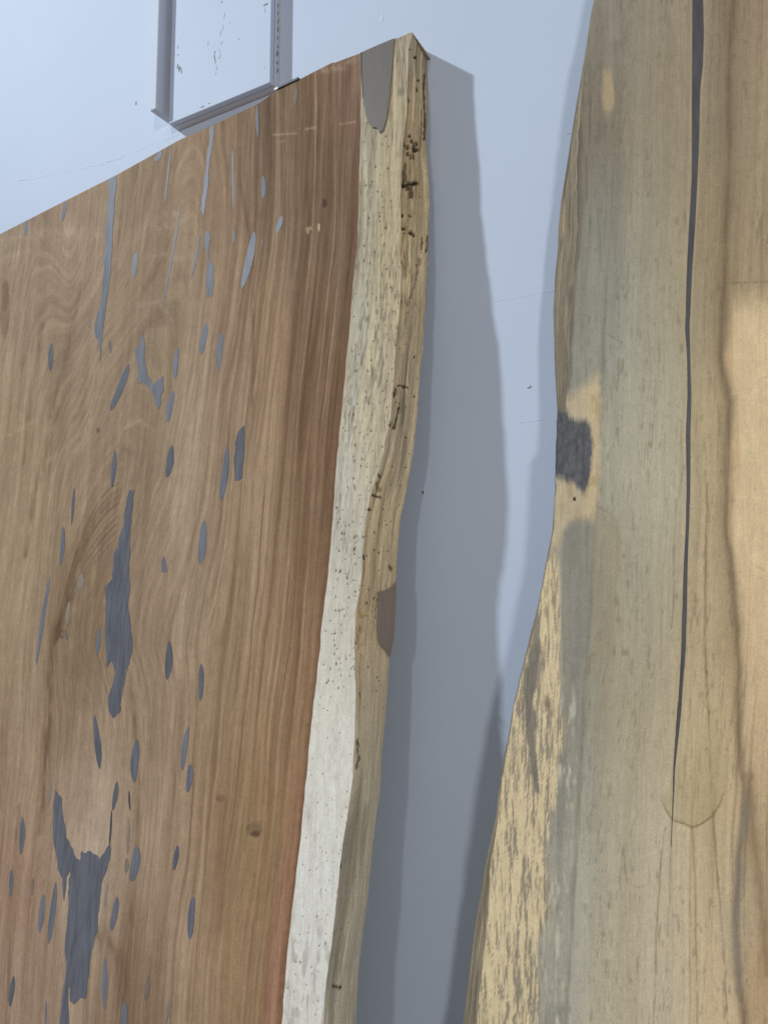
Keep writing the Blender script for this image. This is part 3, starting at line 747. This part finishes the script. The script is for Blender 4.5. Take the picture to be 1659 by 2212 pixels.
PG = [
 (2, [(511, 95), (543, 82), (541, 150), (530, 300), (520, 480), (506, 620), (496, 700), (486, 770), (478, 830), (474, 900), (469, 962), (466, 900), (462, 850), (447, 840), (441, 790), (452, 730), (470, 690), (482, 560), (490, 430), (498, 300), (508, 180)]),
 (1, [(903, 540), (918, 532), (912, 620), (900, 700), (893, 800), (880, 890), (871, 932), (862, 900), (864, 860), (874, 800), (886, 700), (896, 620)]),
 (2, [(966, 336), (978, 345), (982, 390), (978, 425), (974, 445), (980, 488), (996, 500), (997, 560), (993, 645), (969, 646), (965, 600), (963, 540), (970, 490), (969, 440), (957, 412), (957, 360)]),
 (2, [(668, 810), (677, 870), (676, 930), (690, 1010), (715, 1060), (740, 1035), (763, 1018), (766, 1088), (752, 1106), (754, 1150), (737, 1172), (716, 1106), (700, 1078), (670, 1044), (647, 1054), (642, 960), (628, 905), (655, 868)]),
 (3, [(1141, 143), (1143, 250), (1131, 388), (1118, 399), (1096, 398), (1092, 320), (1099, 240), (1107, 185)]),
 (3, [(765, 752), (782, 822), (766, 828), (756, 830), (754, 790)]),
 (3, [(608, 445), (628, 449), (618, 540), (610, 620), (607, 720), (605, 820), (606, 910), (600, 1000), (608, 1060), (616, 1120), (619, 1200), (604, 1260), (590, 1292), (581, 1350), (566, 1430), (561, 1482), (541, 1500), (529, 1512), (508, 1470),
      (506, 1420), (522, 1370), (540, 1300), (526, 1243), (510, 1255), (496, 1282), (491, 1150), (495, 1000), (490, 905), (508, 882), (524, 862), (528, 800), (531, 742), (548, 720), (556, 680), (565, 640), (577, 610), (583, 550), (590, 505)]),
 (4, [(258, 560), (287, 592), (298, 700), (310, 780), (340, 830), (360, 882), (375, 886), (380, 845), (396, 852), (415, 842), (432, 856), (450, 860), (465, 882), (490, 850), (515, 800), (516, 862), (500, 930), (480, 980), (472, 1040), (465, 1100),
      (458, 1160), (455, 1220), (440, 1260), (425, 1330), (415, 1420), (402, 1530), (376, 1530), (346, 1562), (328, 1545), (325, 1462), (319, 1500), (323, 1660), (278, 1670), (295, 1500), (310, 1400), (303, 1300), (315, 1150), (321, 1050),
      (322, 1000), (328, 935), (312, 962), (300, 1078), (292, 970), (272, 930), (262, 860), (248, 740), (250, 640)]),
]
for k, (zi, poly) in enumerate(PG):
    plane_fill('resin_fill', zz(zi, poly), F1, M_RESIN, slab1, jag=1.6, sub=3, seed=700 + k, proud=.00055)
notch = zz(5, [(410, 214), (530, 160), (655, 108), (650, 200), (632, 400), (620, 540), (608, 640), (600, 705), (585, 760), (570, 802), (545, 824), (530, 792), (512, 780), (490, 787), (465, 742), (440, 682), (428, 610), (420, 560), (412, 400)])
plane_fill('resin_fill', notch, F1, M_CAST, slab1, proud=.0008, jag=.3, sub=3, seed=5, label='large smooth grey cast resin patch at the top corner')
# dark line where the cast patch meets the heartwood
plane_fill('resin_seam', zz(5, [(402, 218), (414, 212), (416, 400), (424, 560), (418, 560), (408, 420)]), F1, M_DARKR, slab1, proud=.0011)
# grey patch wrapped on the back arris of the live edge
gp = zz(6, [(430, 1720), (470, 1712), (515, 1690), (550, 1648), (570, 1900), (540, 2110), (507, 2132), (470, 2080), (432, 2032), (424, 1950)])
Xc = (Xe[:-1, :-1] + Xe[1:, 1:]) / 2; Yc = (Ye[:-1, :-1] + Ye[1:, 1:]) / 2
mk = inpoly(Xc, Yc, gp)
Pg = Pf[:, None] * (1 - wg) + Pb[:, None] * wg + outd * (bul + 0.0032)[..., None]
grid_obj('resin_fill', Pg, np.tile(srgb((134, 124, 116)) / K, Xe.shape + (1,)), np.stack([WV * 42, np.broadcast_to(zfe * 300, WV.shape)], -1), M_SAP, slab1, mask=mk)['label'] = 'brownish-grey smooth resin patch on the live edge'
# splinters of torn fibre on the live edge
def splinter(p0, p1, w, seed, lift=.0015):
    r = np.random.default_rng(seed)
    pl = Lean(F1.y0 + .0075, F1.k)
    n = 9; V, F = [], []
    for i in range(n):
        t = i / (n - 1)
        px = p0[0] + (p1[0] - p0[0]) * t + r.uniform(-1, 1) * w * .25; py = p0[1] + (p1[1] - p0[1]) * t
        hw = w / 2 * (math.sin(math.pi * min(max(t, .04), .96)) ** .6) * r.uniform(.6, 1.1)
        a, b, c = (pl.hit(np.array(px + k), np.array(py + r.uniform(-3, 3))) for k in (-hw, 0.0, hw))
        V += [a + np.array([0, .004, 0]), b + np.array([.001, -.0045 - lift * r.uniform(.3, 1), 0]), c + np.array([0, .010, 0])]
        if i:
            k = 3 * i
            F += [(k - 3, k - 2, k + 1, k), (k - 2, k - 1, k + 2, k + 1)]
    o = link('splinter', raw_mesh('splinter', local(np.array(V), slab1), F), M_SPL, slab1)
M_SPL = plain('torn_fibre', tuple(srgb((196, 178, 138)) / K), .8)
for i, (a, b, w) in enumerate([((776, 1325), (773, 1375), 13), ((774, 1392), (766, 1465), 12), ((779, 1320), (784, 1332), 6)]):
    splinter(a, b, w, 900 + i)

# ================================================================== pale slab
T2 = 0.05
F2 = Lean(0.935, 0.05)
B2 = Lean(0.935 + T2 * math.sqrt(1 + .05 ** 2), 0.05)
FR2 = [(1300, -60), (1284, 0), (1274, 60), (1262, 150), (1252, 243), (1246, 347), (1246, 430), (1247, 485), (1241, 560), (1238, 600), (1232, 694), (1230, 767), (1228, 819), (1222, 882), (1206, 900), (1203, 975), (1201, 1062), (1195, 1149),
       (1181, 1218), (1162, 1322), (1142, 1402), (1124, 1471), (1111, 1523), (1105, 1576), (1093, 1629), (1083, 1695), (1079, 1744), (1070, 1817), (1060, 1858), (1056, 1940), (1052, 2001), (1044, 2083), (1036, 2145), (1031, 2212)]
BK2 = [(1298, -60), (1283, 0), (1271, 69), (1257, 156), (1242, 243), (1226, 347), (1212, 434), (1206, 496), (1205, 538), (1199, 597), (1195, 676), (1198, 767), (1199, 802), (1204, 889), (1201, 975), (1199, 1062), (1193, 1149),
       (1179, 1218), (1160, 1322), (1139, 1402), (1122, 1471), (1109, 1523), (1102, 1576), (1090, 1629), (1080, 1695), (1076, 1744), (1073, 1760), (1058, 1826), (1038, 1928), (1027, 1993), (1017, 2075), (1009, 2145), (1001, 2212)]
ZT2 = EYE + 1.9
def ext_up(z, x):
    return np.append(z, ZT2 + .05), np.append(x, x[-1] + 0.16 * (ZT2 + .05 - z[-1]))
z2f, x2f = ext_up(*curve_on(F2, FR2, 0.0))
z2k, x2k = ext_up(*curve_on(B2, BK2, 0.0))
slab2 = root('wood_slab', (0.0, float(F2.at(0, 0)[1]), 0.0),
             'tall greyish-tan live-edge wood slab with one long dark resin-filled crack leaning on wall', 'wood slab')
tau2 = np.concatenate([np.linspace(0, .24, 12, endpoint=False), np.linspace(.24, .71, 1000), np.linspace(.72, 1, 10)])
sig2 = np.concatenate([np.linspace(0, .62, 330), np.linspace(.63, 1, 24)])
x2, z2 = front_grid(lambda z: np.interp(z, z2f, x2f) + .0009 * noise(z * 80, z * 0, 15), lambda z: 0.30 + 0.02 * np.sin(z * 3), lambda x: np.full_like(x, ZT2), sig2, tau2)
P2 = F2.at(x2, z2)
X2, Y2 = proj(P2)
PALE = [(1290, 100, (125, 118, 105)), (1330, 60, (130, 122, 108)), (1280, 250, (118, 108, 92)), (1260, 400, (110, 100, 84)), (1280, 450, (128, 126, 114)), (1300, 600, (135, 134, 124)),
  (1270, 700, (130, 129, 118)), (1300, 750, (140, 140, 128)), (1400, 100, (138, 128, 108)), (1400, 300, (140, 130, 108)), (1400, 500, (146, 138, 116)), (1400, 700, (152, 146, 124)), (1450, 200, (138, 124, 100)), (1480, 600, (148, 135, 108)),
  (1420, 900, (165, 158, 135)), (1440, 1100, (168, 160, 135)), (1350, 850, (158, 154, 134)), (1330, 1000, (160, 155, 135)), (1340, 1250, (152, 146, 124)), (1270, 1250, (134, 132, 120)), (1250, 1400, (134, 131, 116)), (1250, 1550, (138, 136, 123)),
  (1230, 1700, (148, 145, 132)), (1240, 1900, (166, 162, 147)), (1220, 2100, (164, 160, 144)), (1380, 1400, (160, 150, 125)), (1320, 1500, (155, 143, 118)), (1400, 1600, (168, 155, 128)), (1330, 1700, (165, 155, 130)), (1350, 1900, (172, 160, 135)),
  (1330, 2100, (175, 163, 135)), (1420, 1800, (178, 165, 140)), (1440, 2000, (180, 165, 138)), (1420, 2150, (182, 168, 142)), (1560, 60, (130, 115, 95)), (1560, 250, (132, 118, 95)), (1540, 450, (138, 120, 92)), (1560, 650, (140, 122, 92)),
  (1620, 80, (140, 120, 95)), (1630, 250, (145, 128, 100)), (1640, 450, (145, 128, 100)), (1620, 560, (150, 130, 98)), (1540, 900, (165, 145, 108)), (1530, 1150, (165, 145, 110)), (1540, 1400, (168, 148, 112)), (1620, 1450, (190, 162, 122)),
  (1630, 1650, (185, 160, 122)), (1640, 1850, (170, 145, 110)), (1560, 1700, (180, 160, 120)), (1520, 1600, (180, 160, 122)), (1530, 1850, (185, 165, 128)), (1520, 2050, (190, 168, 130)), (1600, 2000, (182, 165, 135)), (1640, 2100, (175, 145, 105)),
  (1560, 2180, (195, 172, 135)), (1640, 900, (180, 158, 118)), (1640, 1200, (185, 162, 122))]  # upper points darker: light falloff down the slab is kept in these colours
CRK = zz(8, [(1150, -30), (1150, 0), (1152, 200), (1148, 400), (1140, 550), (1135, 900), (1130, 1100), (1115, 1400), (1103, 1600), (1092, 1850), (1085, 2050), (1093, 2212)]) + \
      zz(9, [(1098, 250), (1090, 500), (1092, 800), (1088, 1000), (1075, 1300), (1068, 1600), (1060, 1850), (1040, 2150)]) + zz(10, [(1190, 200), (1175, 380), (1163, 520), (1157, 700), (1150, 850), (1147, 930)])
CW = [v * .3468 for v in (65, 65, 70, 66, 50, 42, 34, 36, 34, 28, 26, 19, 23, 26, 21, 19, 22, 27, 25, 20)] + [v * .409 for v in (21, 14, 8, 5, 3, 1.2)]
def pale_colour(X, Y, z):
    c = rbf(X, Y, PALE, 55, 150)
    crx = np.interp(Y, [p[1] for p in CRK], [p[0] for p in CRK])
    g = X - crx + 7 * fbm(X / 60, Y / 420, 131, 3) + 2.5 * noise(X / 14, Y / 120, 132)
    wide = sstep(40, -60, g)                         # calm, even-toned part left of the crack
    r = (noise(g / 30, Y / 1200, 133) * 5 + noise(g / 11, Y / 600, 134) * 5 + noise(g / 4.5, Y / 260, 135) * 4 + noise(g / 2.2, Y / 110, 136) * 3) * (1 - .35 * wide)
    c = c + r[..., None] * np.array([1.0, .98, .9])
    # short dark flecks
    fl = sstep(.45, .85, noise(g / 3.6, Y / 20, 137) * .75 + .4 * noise(g / 25, Y / 120, 138))
    c = mixc(c, (98, 90, 70), .28 * fl)
    fl2 = sstep(.62, .9, noise(g / 6, Y / 30, 139))
    c = mixc(c, (96, 84, 62), .28 * fl2 * sstep(-.1, .5, noise(X / 70, Y / 160, 239)))
    # brown streaks right of the crack
    ln = sstep(.35, .8, noise(g / 7, Y / 900, 140)) * sstep(20, 45, g)
    c = mixc(c, (118, 98, 72), .35 * ln)
    S = lambda zi, pts: zz(zi, pts)
    brown = S(8, [(1370, -40), (1365, 100), (1340, 500), (1350, 1000), (1325, 1400), (1315, 1800), (1295, 2212)]) + S(9, [(1345, 300), (1320, 800), (1330, 1100), (1380, 1500), (1400, 1900)]) + S(10, [(1500, 0), (1500, 300), (1520, 500), (1545, 700), (1510, 1000), (1490, 1300), (1500, 1600), (1522, 1760), (1530, 1900)])
    d, t = segdist(X + 3 * noise(X / 20, Y / 50, 141), Y, brown)
    c = mixc(c, (98, 80, 60), .62 * np.exp(-(d / 7) ** 2) * (.75 + .35 * noise(X / 5, Y / 60, 142)))
    c = mixc(c, (118, 98, 74), .30 * np.exp(-(d / 17) ** 2))
    # yellow blaze beyond the brown streak
    bx = np.interp(Y, [p[1] for p in brown], [p[0] for p in brown])
    ye = sstep(2, 26, X - bx + 6 * noise(Y / 60, X / 60, 143)) * sstep(600, 700, Y + 12 * noise(X / 9, Y / 30, 144)) * sstep(1800, 1150, Y)
    c = mixc(c, (205, 180, 138), .85 * ye)
    c = c + (ye * 7 * fbm(X / 22, Y / 60, 145, 4))[..., None]
    red = sstep(0, 1, noise(X / 10, Y / 200, 146)) * ye * sstep(30, 8, X - bx - 10)
    c = mixc(c, (184, 138, 100), .5 * red)
    # dark right fringe at lower right
    fr = S(10, [(1560, 560), (1580, 850), (1600, 1000), (1640, 1350), (1659, 1600)])
    d, t = segdist(X + 3 * noise(X / 8, Y / 26, 147), Y, fr)
    c = mixc(c, (122, 98, 72), .5 * np.exp(-(d / 11) ** 2))
    d, t = segdist(X, Y, S(10, [(1545, 660), (1550, 760), (1525, 850), (1512, 960), (1495, 1250), (1490, 1500), (1515, 1700)]))
    c = mixc(c, (122, 118, 112), .5 * np.exp(-(d / 9) ** 2) * np.clip(.8 + .7 * noise(X / 10, Y / 40, 148), 0, 1))
    # olive line that borders the grey zone
    ol = S(8, [(640, 260), (650, 450), (640, 600), (620, 1000), (612, 1300), (595, 1600), (565, 2000), (560, 2212)]) + S(9, [(540, 250), (530, 700), (520, 940), (505, 1150), (490, 1450), (465, 1800)]) + S(10, [(690, 0), (672, 500), (650, 900), (625, 1350), (590, 1865)])
    d, t = segdist(X + 1.5 * noise(X / 9, Y / 40, 149), Y, ol)
    c = mixc(c, (100, 96, 74), .42 * np.exp(-(d / 4.5) ** 2) * np.clip(.7 + .5 * noise(X / 6, Y / 50, 150), 0, 1))
    ox = np.interp(Y, [p[1] for p in ol], [p[0] for p in ol])
    # blue-grey zone left of it
    bl = sstep(6, -8, X - ox) * sstep(240, 420, Y)
    c = mixc(c, (138, 135, 122), .28 * bl)
    c = mixc(c, (108, 109, 105), .28 * bl * sstep(.15, .7, noise((X - ox) / 12, Y / 160, 151)))
    # tan spot high up
    q = ((X - 1313) / 14) ** 2 + ((Y - 196) / 52) ** 2
    c = mixc(c, (172, 148, 110), .7 * sstep(1.5, .4, q + .4 * noise(X / 8, Y / 30, 152)))
    # brown streaking along the upper left arris
    br = np.interp(Y, [0, 240, 350, 480, 600, 800, 880, 900], [1283, 1262, 1262, 1258, 1246, 1236, 1228, 1200])
    m = sstep(4, -10, X - br + 5 * noise(X / 5, Y / 50, 153)) * sstep(220, 320, Y) * sstep(900, 880, Y)
    c = mixc(c, (98, 88, 74), .8 * m)
    c = mixc(c, (92, 86, 78), .45 * sstep(.2, .7, noise(X / 7, Y / 70, 154)) * sstep(1320, 1270, X) * sstep(60, 200, Y) * sstep(560, 420, Y))
    # yellow-tan field round the dark patch
    tan = S(9, [(290, 240), (345, 255), (400, 240), (440, 180), (500, 150), (535, 120), (545, 350), (535, 700), (522, 930), (495, 1035), (400, 1020), (345, 1050), (310, 1130), (292, 1200), (200, 1320), (120, 1300), (200, 800), (200, 300)])
    wX, wY = X + 3 * noise(X / 9, Y / 14, 155), Y + 5 * noise(X / 7, Y / 20, 156)
    tm = softpoly(wX, wY, tan, 6, 14)
    c = mixc(c, (184, 166, 132), .8 * tm)
    c = mixc(c, (190, 168, 124), .5 * tm * sstep(1255, 1280, X))
    c = mixc(c, (158, 124, 84), .4 * tm * sstep(.1, .7, noise(X / 16, Y / 26, 157)))
    c = mixc(c, (150, 140, 122), .5 * tm * sstep(.2, .6, noise(X / 6, Y / 50, 158)) * sstep(1245, 1215, X))
    # blue-grey tongue below
    tng = S(9, [(335, 1060), (400, 1030), (495, 1040), (490, 1300), (478, 1600), (462, 2000), (455, 2400), (290, 2400), (296, 1900), (290, 1500), (288, 1250), (300, 1120)])
    gm = softpoly(wX, Y + 2 * noise(X / 7, Y / 20, 159), tng, 3, 8)
    c = mixc(c, (134, 132, 121), .45 * gm)
    c = mixc(c, (114, 113, 105), .4 * gm * sstep(.1, .7, noise(X / 10, Y / 130, 160)))
    # curved tide mark right of it
    td = S(9, [(523, 940), (560, 962), (600, 985), (640, 1030), (662, 1090), (668, 1200), (660, 1330)])
    d, t = segdist(X, Y, td)
    c = mixc(c, (118, 110, 84), .55 * np.exp(-(d / 2.2) ** 2) * (1 - t))
    pm = softpoly(X, Y, td + S(9, [(640, 1600), (600, 1900), (500, 1900), (500, 1200), (520, 960)]), 2, 2)
    c = mixc(c, (150, 136, 108), .45 * pm)
    # dark ink-like patch on the left arris
    dk = S(9, [(200, 330), (340, 332), (345, 386), (400, 392), (466, 400), (490, 462), (496, 545), (487, 700), (470, 810), (440, 856), (402, 812), (360, 795), (330, 792), (272, 752), (200, 760)])
    dX, dY = X + 2.0 * noise(X / 5, Y / 9, 161), Y + 5 * noise(X / 7, Y / 80, 162) + 4 * noise(X / 1.9, Y / 60, 262)
    dm = softpoly(dX, dY, dk, 3, 8)
    dm2 = softpoly(dX + 2, dY - 4, dk, 2, 5)
    dcol = np.array([76, 79, 86.]) + (16 * fbm(X / 7, Y / 18, 163, 4) + 8 * noise(X / 2.4, Y / 7, 164))[..., None]
    c = c + (dcol - c) * (.55 * dm + .38 * dm * dm2)[..., None]
    # spalted cream zone at lower left
    rb = np.interp(Y, [1180, 1260, 1449, 1560, 1650, 1740, 1820, 1900, 1980, 2060, 2212], [1208, 1211, 1212, 1222, 1208, 1200, 1184, 1180, 1184, 1164, 1160])
    wob = 11 * noise(X / 3, Y / 34, 165) + 9 * noise(X / 12, Y / 70, 166)
    sm = sstep(6, -8, X - rb + wob * sstep(1400, 1560, Y)) * sstep(1150, 1230, Y + 20 * noise(X / 6, Y / 50, 167))
    cream = np.array([202, 183, 143.]) + (9 * fbm(X / 10, Y / 50, 168, 3))[..., None]
    stn = noise(X / 2.3, Y / 34, 169) * .5 + noise(X / 8, Y / 90, 170) * .42 + noise(X / 1.4, Y / 20, 171) * .45
    lx = np.interp(Y, [1200, 1330, 1449, 1540, 1640, 1740, 2212], [1205, 1170, 1152, 1150, 1152, 1165, 1190])
    den = 0.35 * np.exp(-((X - lx) / 20) ** 2) * sstep(1330, 1420, Y) * sstep(1820, 1650, Y) * 1.6 + .05 + .25 * sstep(-40, 0, X - rb) + .12 * sstep(1760, 1840, Y)
    sd = sstep(.12, .72, stn + den)
    cream = cream + (np.array([116, 108, 98.]) - cream) * (.74 * sd)[..., None]
    cream = cream + (np.array([150, 132, 104.]) - cream) * (.5 * sstep(.05, .6, stn) * sstep(1420, 1250, Y))[..., None]
    c = c + (cream - c) * sm[..., None]
    # dark streak hugging the arris above the cream
    ds = S(9, [(150, 1600), (140, 1800), (120, 1950), (110, 2080)]) + S(10, [(400, 0), (395, 150), (400, 330), (420, 480), (435, 640)])
    d, t = segdist(X + 4 * noise(X / 5, Y / 30, 172), Y, ds)
    c = mixc(c, (104, 100, 94), .75 * sstep(1.2, .6, d / (14 * (.35 + .65 * np.sin(np.pi * np.clip(t * .9 + .1, 0, 1)))) + .5 * noise(X / 4, Y / 40, 173)))
    # pale flecks between the cream and the olive line
    pf_ = sstep(.12, .6, noise(X / 4.5, Y / 26, 174) * .7 + .3 * noise(X / 14, Y / 80, 175)) * sstep(ox - 4, ox - 16, X) * sstep(1440, 1560, Y) * (1 - sm)
    c = mixc(c, (190, 184, 164), .7 * pf_)
    # fine dark pencil lines
    for zi, pts, w, a in [(10, [(1150, 850), (1143, 1100), (1130, 1400)], 1.3, .55), (10, [(1250, 150), (1258, 820)], 1.5, .5), (10, [(1258, 820), (1275, 1200), (1285, 1865)], 2.2, .45), (10, [(1335, 0), (1345, 200), (1360, 700), (1378, 900), (1412, 1300), (1445, 1865)], 2.4, .5), (10, [(1120, 830), (1098, 950), (1085, 1150), (1068, 1400), (1055, 1865)], 1.8, .5),
                          (8, [(1320, 1765), (1450, 1758), (1640, 1748)], 1.3, .6), (8, [(1360, 240), (1420, 245), (1480, 268)], 1.5, .5), (8, [(1200, 180), (1240, 260), (1215, 900), (1225, 1300), (1190, 1900), (1190, 2212)], 3, .4), (8, [(1320, 1100), (1310, 1500)], 4, .4),
                          (9, [(1020, 900), (1000, 1250), (1000, 1500), (985, 1700)], 2, .45), (9, [(1040, 400), (1060, 700), (1030, 900)], 1.6, .4), (9, [(1215, 100), (1270, 260), (1290, 500)], 2.5, .25), (9, [(1210, 800), (1200, 1300), (1195, 1700), (1205, 2200)], 2.2, .5), (9, [(1150, 1170), (1140, 1250)], 4, .4),
                          (8, [(530, 1300), (540, 1520), (550, 1680)], 3.5, .35), (8, [(660, 20), (700, 120), (730, 200), (650, 300)], 6, .25), (8, [(440, 1960), (475, 1975), (470, 2000)], 2, .5), (8, [(590, 2080), (640, 2110), (680, 2130)], 2, .35), (8, [(760, 1180), (780, 1215)], 2, .5),
                          (9, [(935, 60), (940, 110)], 2, .5), (9, [(845, 540), (855, 580)], 1.8, .6), (9, [(1460, 240), (1540, 150), (1600, 120)], 3, .25), (9, [(1480, 1290), (1560, 1340)], 3, .2), (9, [(470, 1980), (480, 1880), (505, 1860)], 4, .45), (9, [(740, 1900), (735, 1990)], 4, .4),
                          (10, [(700, 0), (690, 20)], 3, .4), (10, [(960, 350), (965, 400)], 4, .3), (10, [(815, 600), (825, 660)], 4, .35), (10, [(705, 780), (720, 850)], 4, .35), (10, [(820, 1170), (825, 1250)], 4, .35), (10, [(695, 1240), (700, 1290)], 4, .4), (10, [(810, 1560), (815, 1620)], 4, .3),
                          (10, [(900, 1110), (960, 1145), (1010, 1140), (1045, 1105)], 1.6, .14), (10, [(490, 140), (500, 200), (515, 230)], 6, .7)]:
        d, t = segdist(X + 1.0 * noise(X / 8, Y / 24, 180), Y, zz(zi, pts))
        c = mixc(c, (96, 82, 58), (a if len(pts) > 2 and w < 2.6 else .6 * a) * np.exp(-(d / w) ** 2) * np.clip(.75 + .6 * noise(X / 5, Y / 22, 240), 0, 1))
    arc = S(10, [(1090, 670), (1105, 700), (1130, 750), (1155, 790), (1210, 805), (1258, 828), (1300, 815), (1365, 770), (1405, 705), (1425, 640), (1440, 600)])
    am = softpoly(X, Y, arc + S(10, [(1420, 300), (1300, 200), (1180, 450), (1150, 600)]), 7, 5)
    c = mixc(c, (160, 142, 100), .38 * am * sstep(1540, 1720, Y))
    d, t = segdist(X, Y, arc)
    c = mixc(c, (112, 92, 58), .75 * np.exp(-(d / 2.0) ** 2) * np.clip(np.sin(np.pi * np.clip(t, .02, .98)) * 1.4, 0, 1))
    # resin bleeds a pale margin beside the crack
    cwi = np.interp(Y, [p[1] for p in CRK], CW)
    c = mixc(c, (170, 154, 120), .35 * np.exp(-((np.abs(X - crx) - cwi / 2 - 3) / 3.5) ** 2))
    q = ((X - 1240.6) / 3.2) ** 2 + ((Y - 1077.5) / 4.5) ** 2
    c = mixc(c, (40, 26, 20), sstep(1.4, .6, q + .3 * noise(X / 2, Y / 2, 181)))
    c = desat(c, .84)
    return c * (1 + .03 * fbm(X / 12, Y / 16, 182, 3)[..., None] + .02 * noise(X / 2.2, Y / 3, 183)[..., None]), g
c2, g2 = pale_colour(X2, Y2, z2)
lp = loopverts(P2); n = len(lp)
inner = lp - F2.n * T2
# the hidden left side of the core is drawn in so that the live edge covers it
left = np.zeros(n, bool); left[2 * P2.shape[1] - 2 + P2.shape[0] - 1:] = True; left[0] = True
inner[left, 0] += 0.02
skirt = [(i, n + i, n + (i + 1) % n, (i + 1) % n) for i in range(n)]
grid_obj('board', P2, np.clip(srgb(np.clip(c2, 12, 245)) / K, .01, .9), np.stack([g2 * .6, z2 * 1000], -1), M_PALE, slab2,
         extra=[(np.concatenate([lp, inner]), skirt + [tuple(range(n, 2 * n))[::-1]], srgb((160, 148, 120)) / K)])
# live edge of the pale slab
w2 = np.linspace(0, 1, 40)
Pf2 = P2[:, 0]; zz2 = z2[:, 0]
Pb2 = B2.at(np.interp(zz2, z2k, x2k), zz2)
W2, Z2 = np.meshgrid(w2, zz2)
Pe2 = Pf2[:, None] * (1 - W2[..., None]) + Pb2[:, None] * W2[..., None]
d2 = (noise(W2 * 4, Z2 * 9, 191) * .0014 + noise(W2 * 10, Z2 * 26, 192) * .0008 + fbm(W2 * 22, Z2 * 90, 193, 3) * .0007) * np.minimum(sstep(0, .15, W2), sstep(1.0, .85, W2))
Pe2 = Pe2 + np.array([-.8, -.6, 0]) * d2[..., None]
Xq, Yq = proj(Pe2)
ced = np.tile(np.array([126, 114, 94.]), Xq.shape + (1,))
ced = ced + (noise(W2 * 12, Z2 * 16, 194) * 12 + noise(W2 * 24, Z2 * 40, 195) * 9)[..., None] * np.array([1, .95, .85])
ced = mixc(ced, (176, 152, 114), .6 * sstep(.35, .7, noise(W2 * 8, Z2 * 14, 196)))
ced = mixc(ced, (86, 78, 68), .5 * sstep(.2, .6, noise(W2 * 7 + 5, Z2 * 9, 197)))
ced = desat(ced, .8)
ced = mixc(ced, (70, 71, 78), .85 * sstep(880, 900, Yq + 6 * noise(W2 * 6, Z2 * 20, 198)) * sstep(1050, 1030, Yq))
grid_obj('live_edge', Pe2, np.clip(srgb(np.clip(ced, 12, 245)) / K, .01, .9), np.stack([W2 * 40, Z2 * 1000], -1), M_EDGE, slab2, flip=True,
         extra=[(np.concatenate([Pb2, Pb2 + np.array([.05, -.002, 0])]), [(i, len(Pb2) + i, len(Pb2) + i + 1, i + 1) for i in range(len(Pb2) - 1)], srgb((140, 125, 100)) / K)])
# crack filled with dark resin, running out in a hair line
cl, cr = [], []
rr = np.random.default_rng(4)
for (px, py), w in zip(CRK, CW):
    cl.append((px - w / 2, py)); cr.append((px + w / 2, py))
plane_fill('resin_fill', cl + cr[::-1], F2, M_DARKR, slab2, proud=.0004, jag=.35, sub=4, seed=9, label='long dark resin strip filling a crack along the grain')

# ------------------------------------------------------------------ black strip on the brown slab's top edge
s0 = F1.hit(np.array(595.0), np.array(194.0)); s1 = F1.hit(np.array(646.0), np.array(170.5))
ax_ = s1 - s0; Ls = float(np.linalg.norm(ax_)); ax_ /= Ls
strip = root('metal_strip', tuple(s0), 'thin black metal strip with pale end lying on the brown slab\'s top edge', 'metal strip')
def bar(name, a0, a1, thick, mat, y0, y1):
    nz = np.array([-ax_[2], 0, ax_[0]])
    V = []
    for a in (a0, a1):
        for yy in (y0, y1):
            for t in (-.0008, thick):
                V.append(ax_ * a + np.array([0, yy, 0]) + nz * t)
    Fc = [(0, 1, 3, 2), (4, 6, 7, 5), (0, 4, 5, 1), (2, 3, 7, 6), (1, 5, 7, 3), (0, 2, 6, 4)]
    o = link(name, raw_mesh(name, V, Fc), mat, strip)
    bv = o.modifiers.new('bevel', 'BEVEL'); bv.width = .0004; bv.segments = 2
bar('bar', .007, Ls, .0035, M_BLACK, -.0025, .02)
bar('tip', -.001, .007, .0032, M_TIP, -.0025, .012)
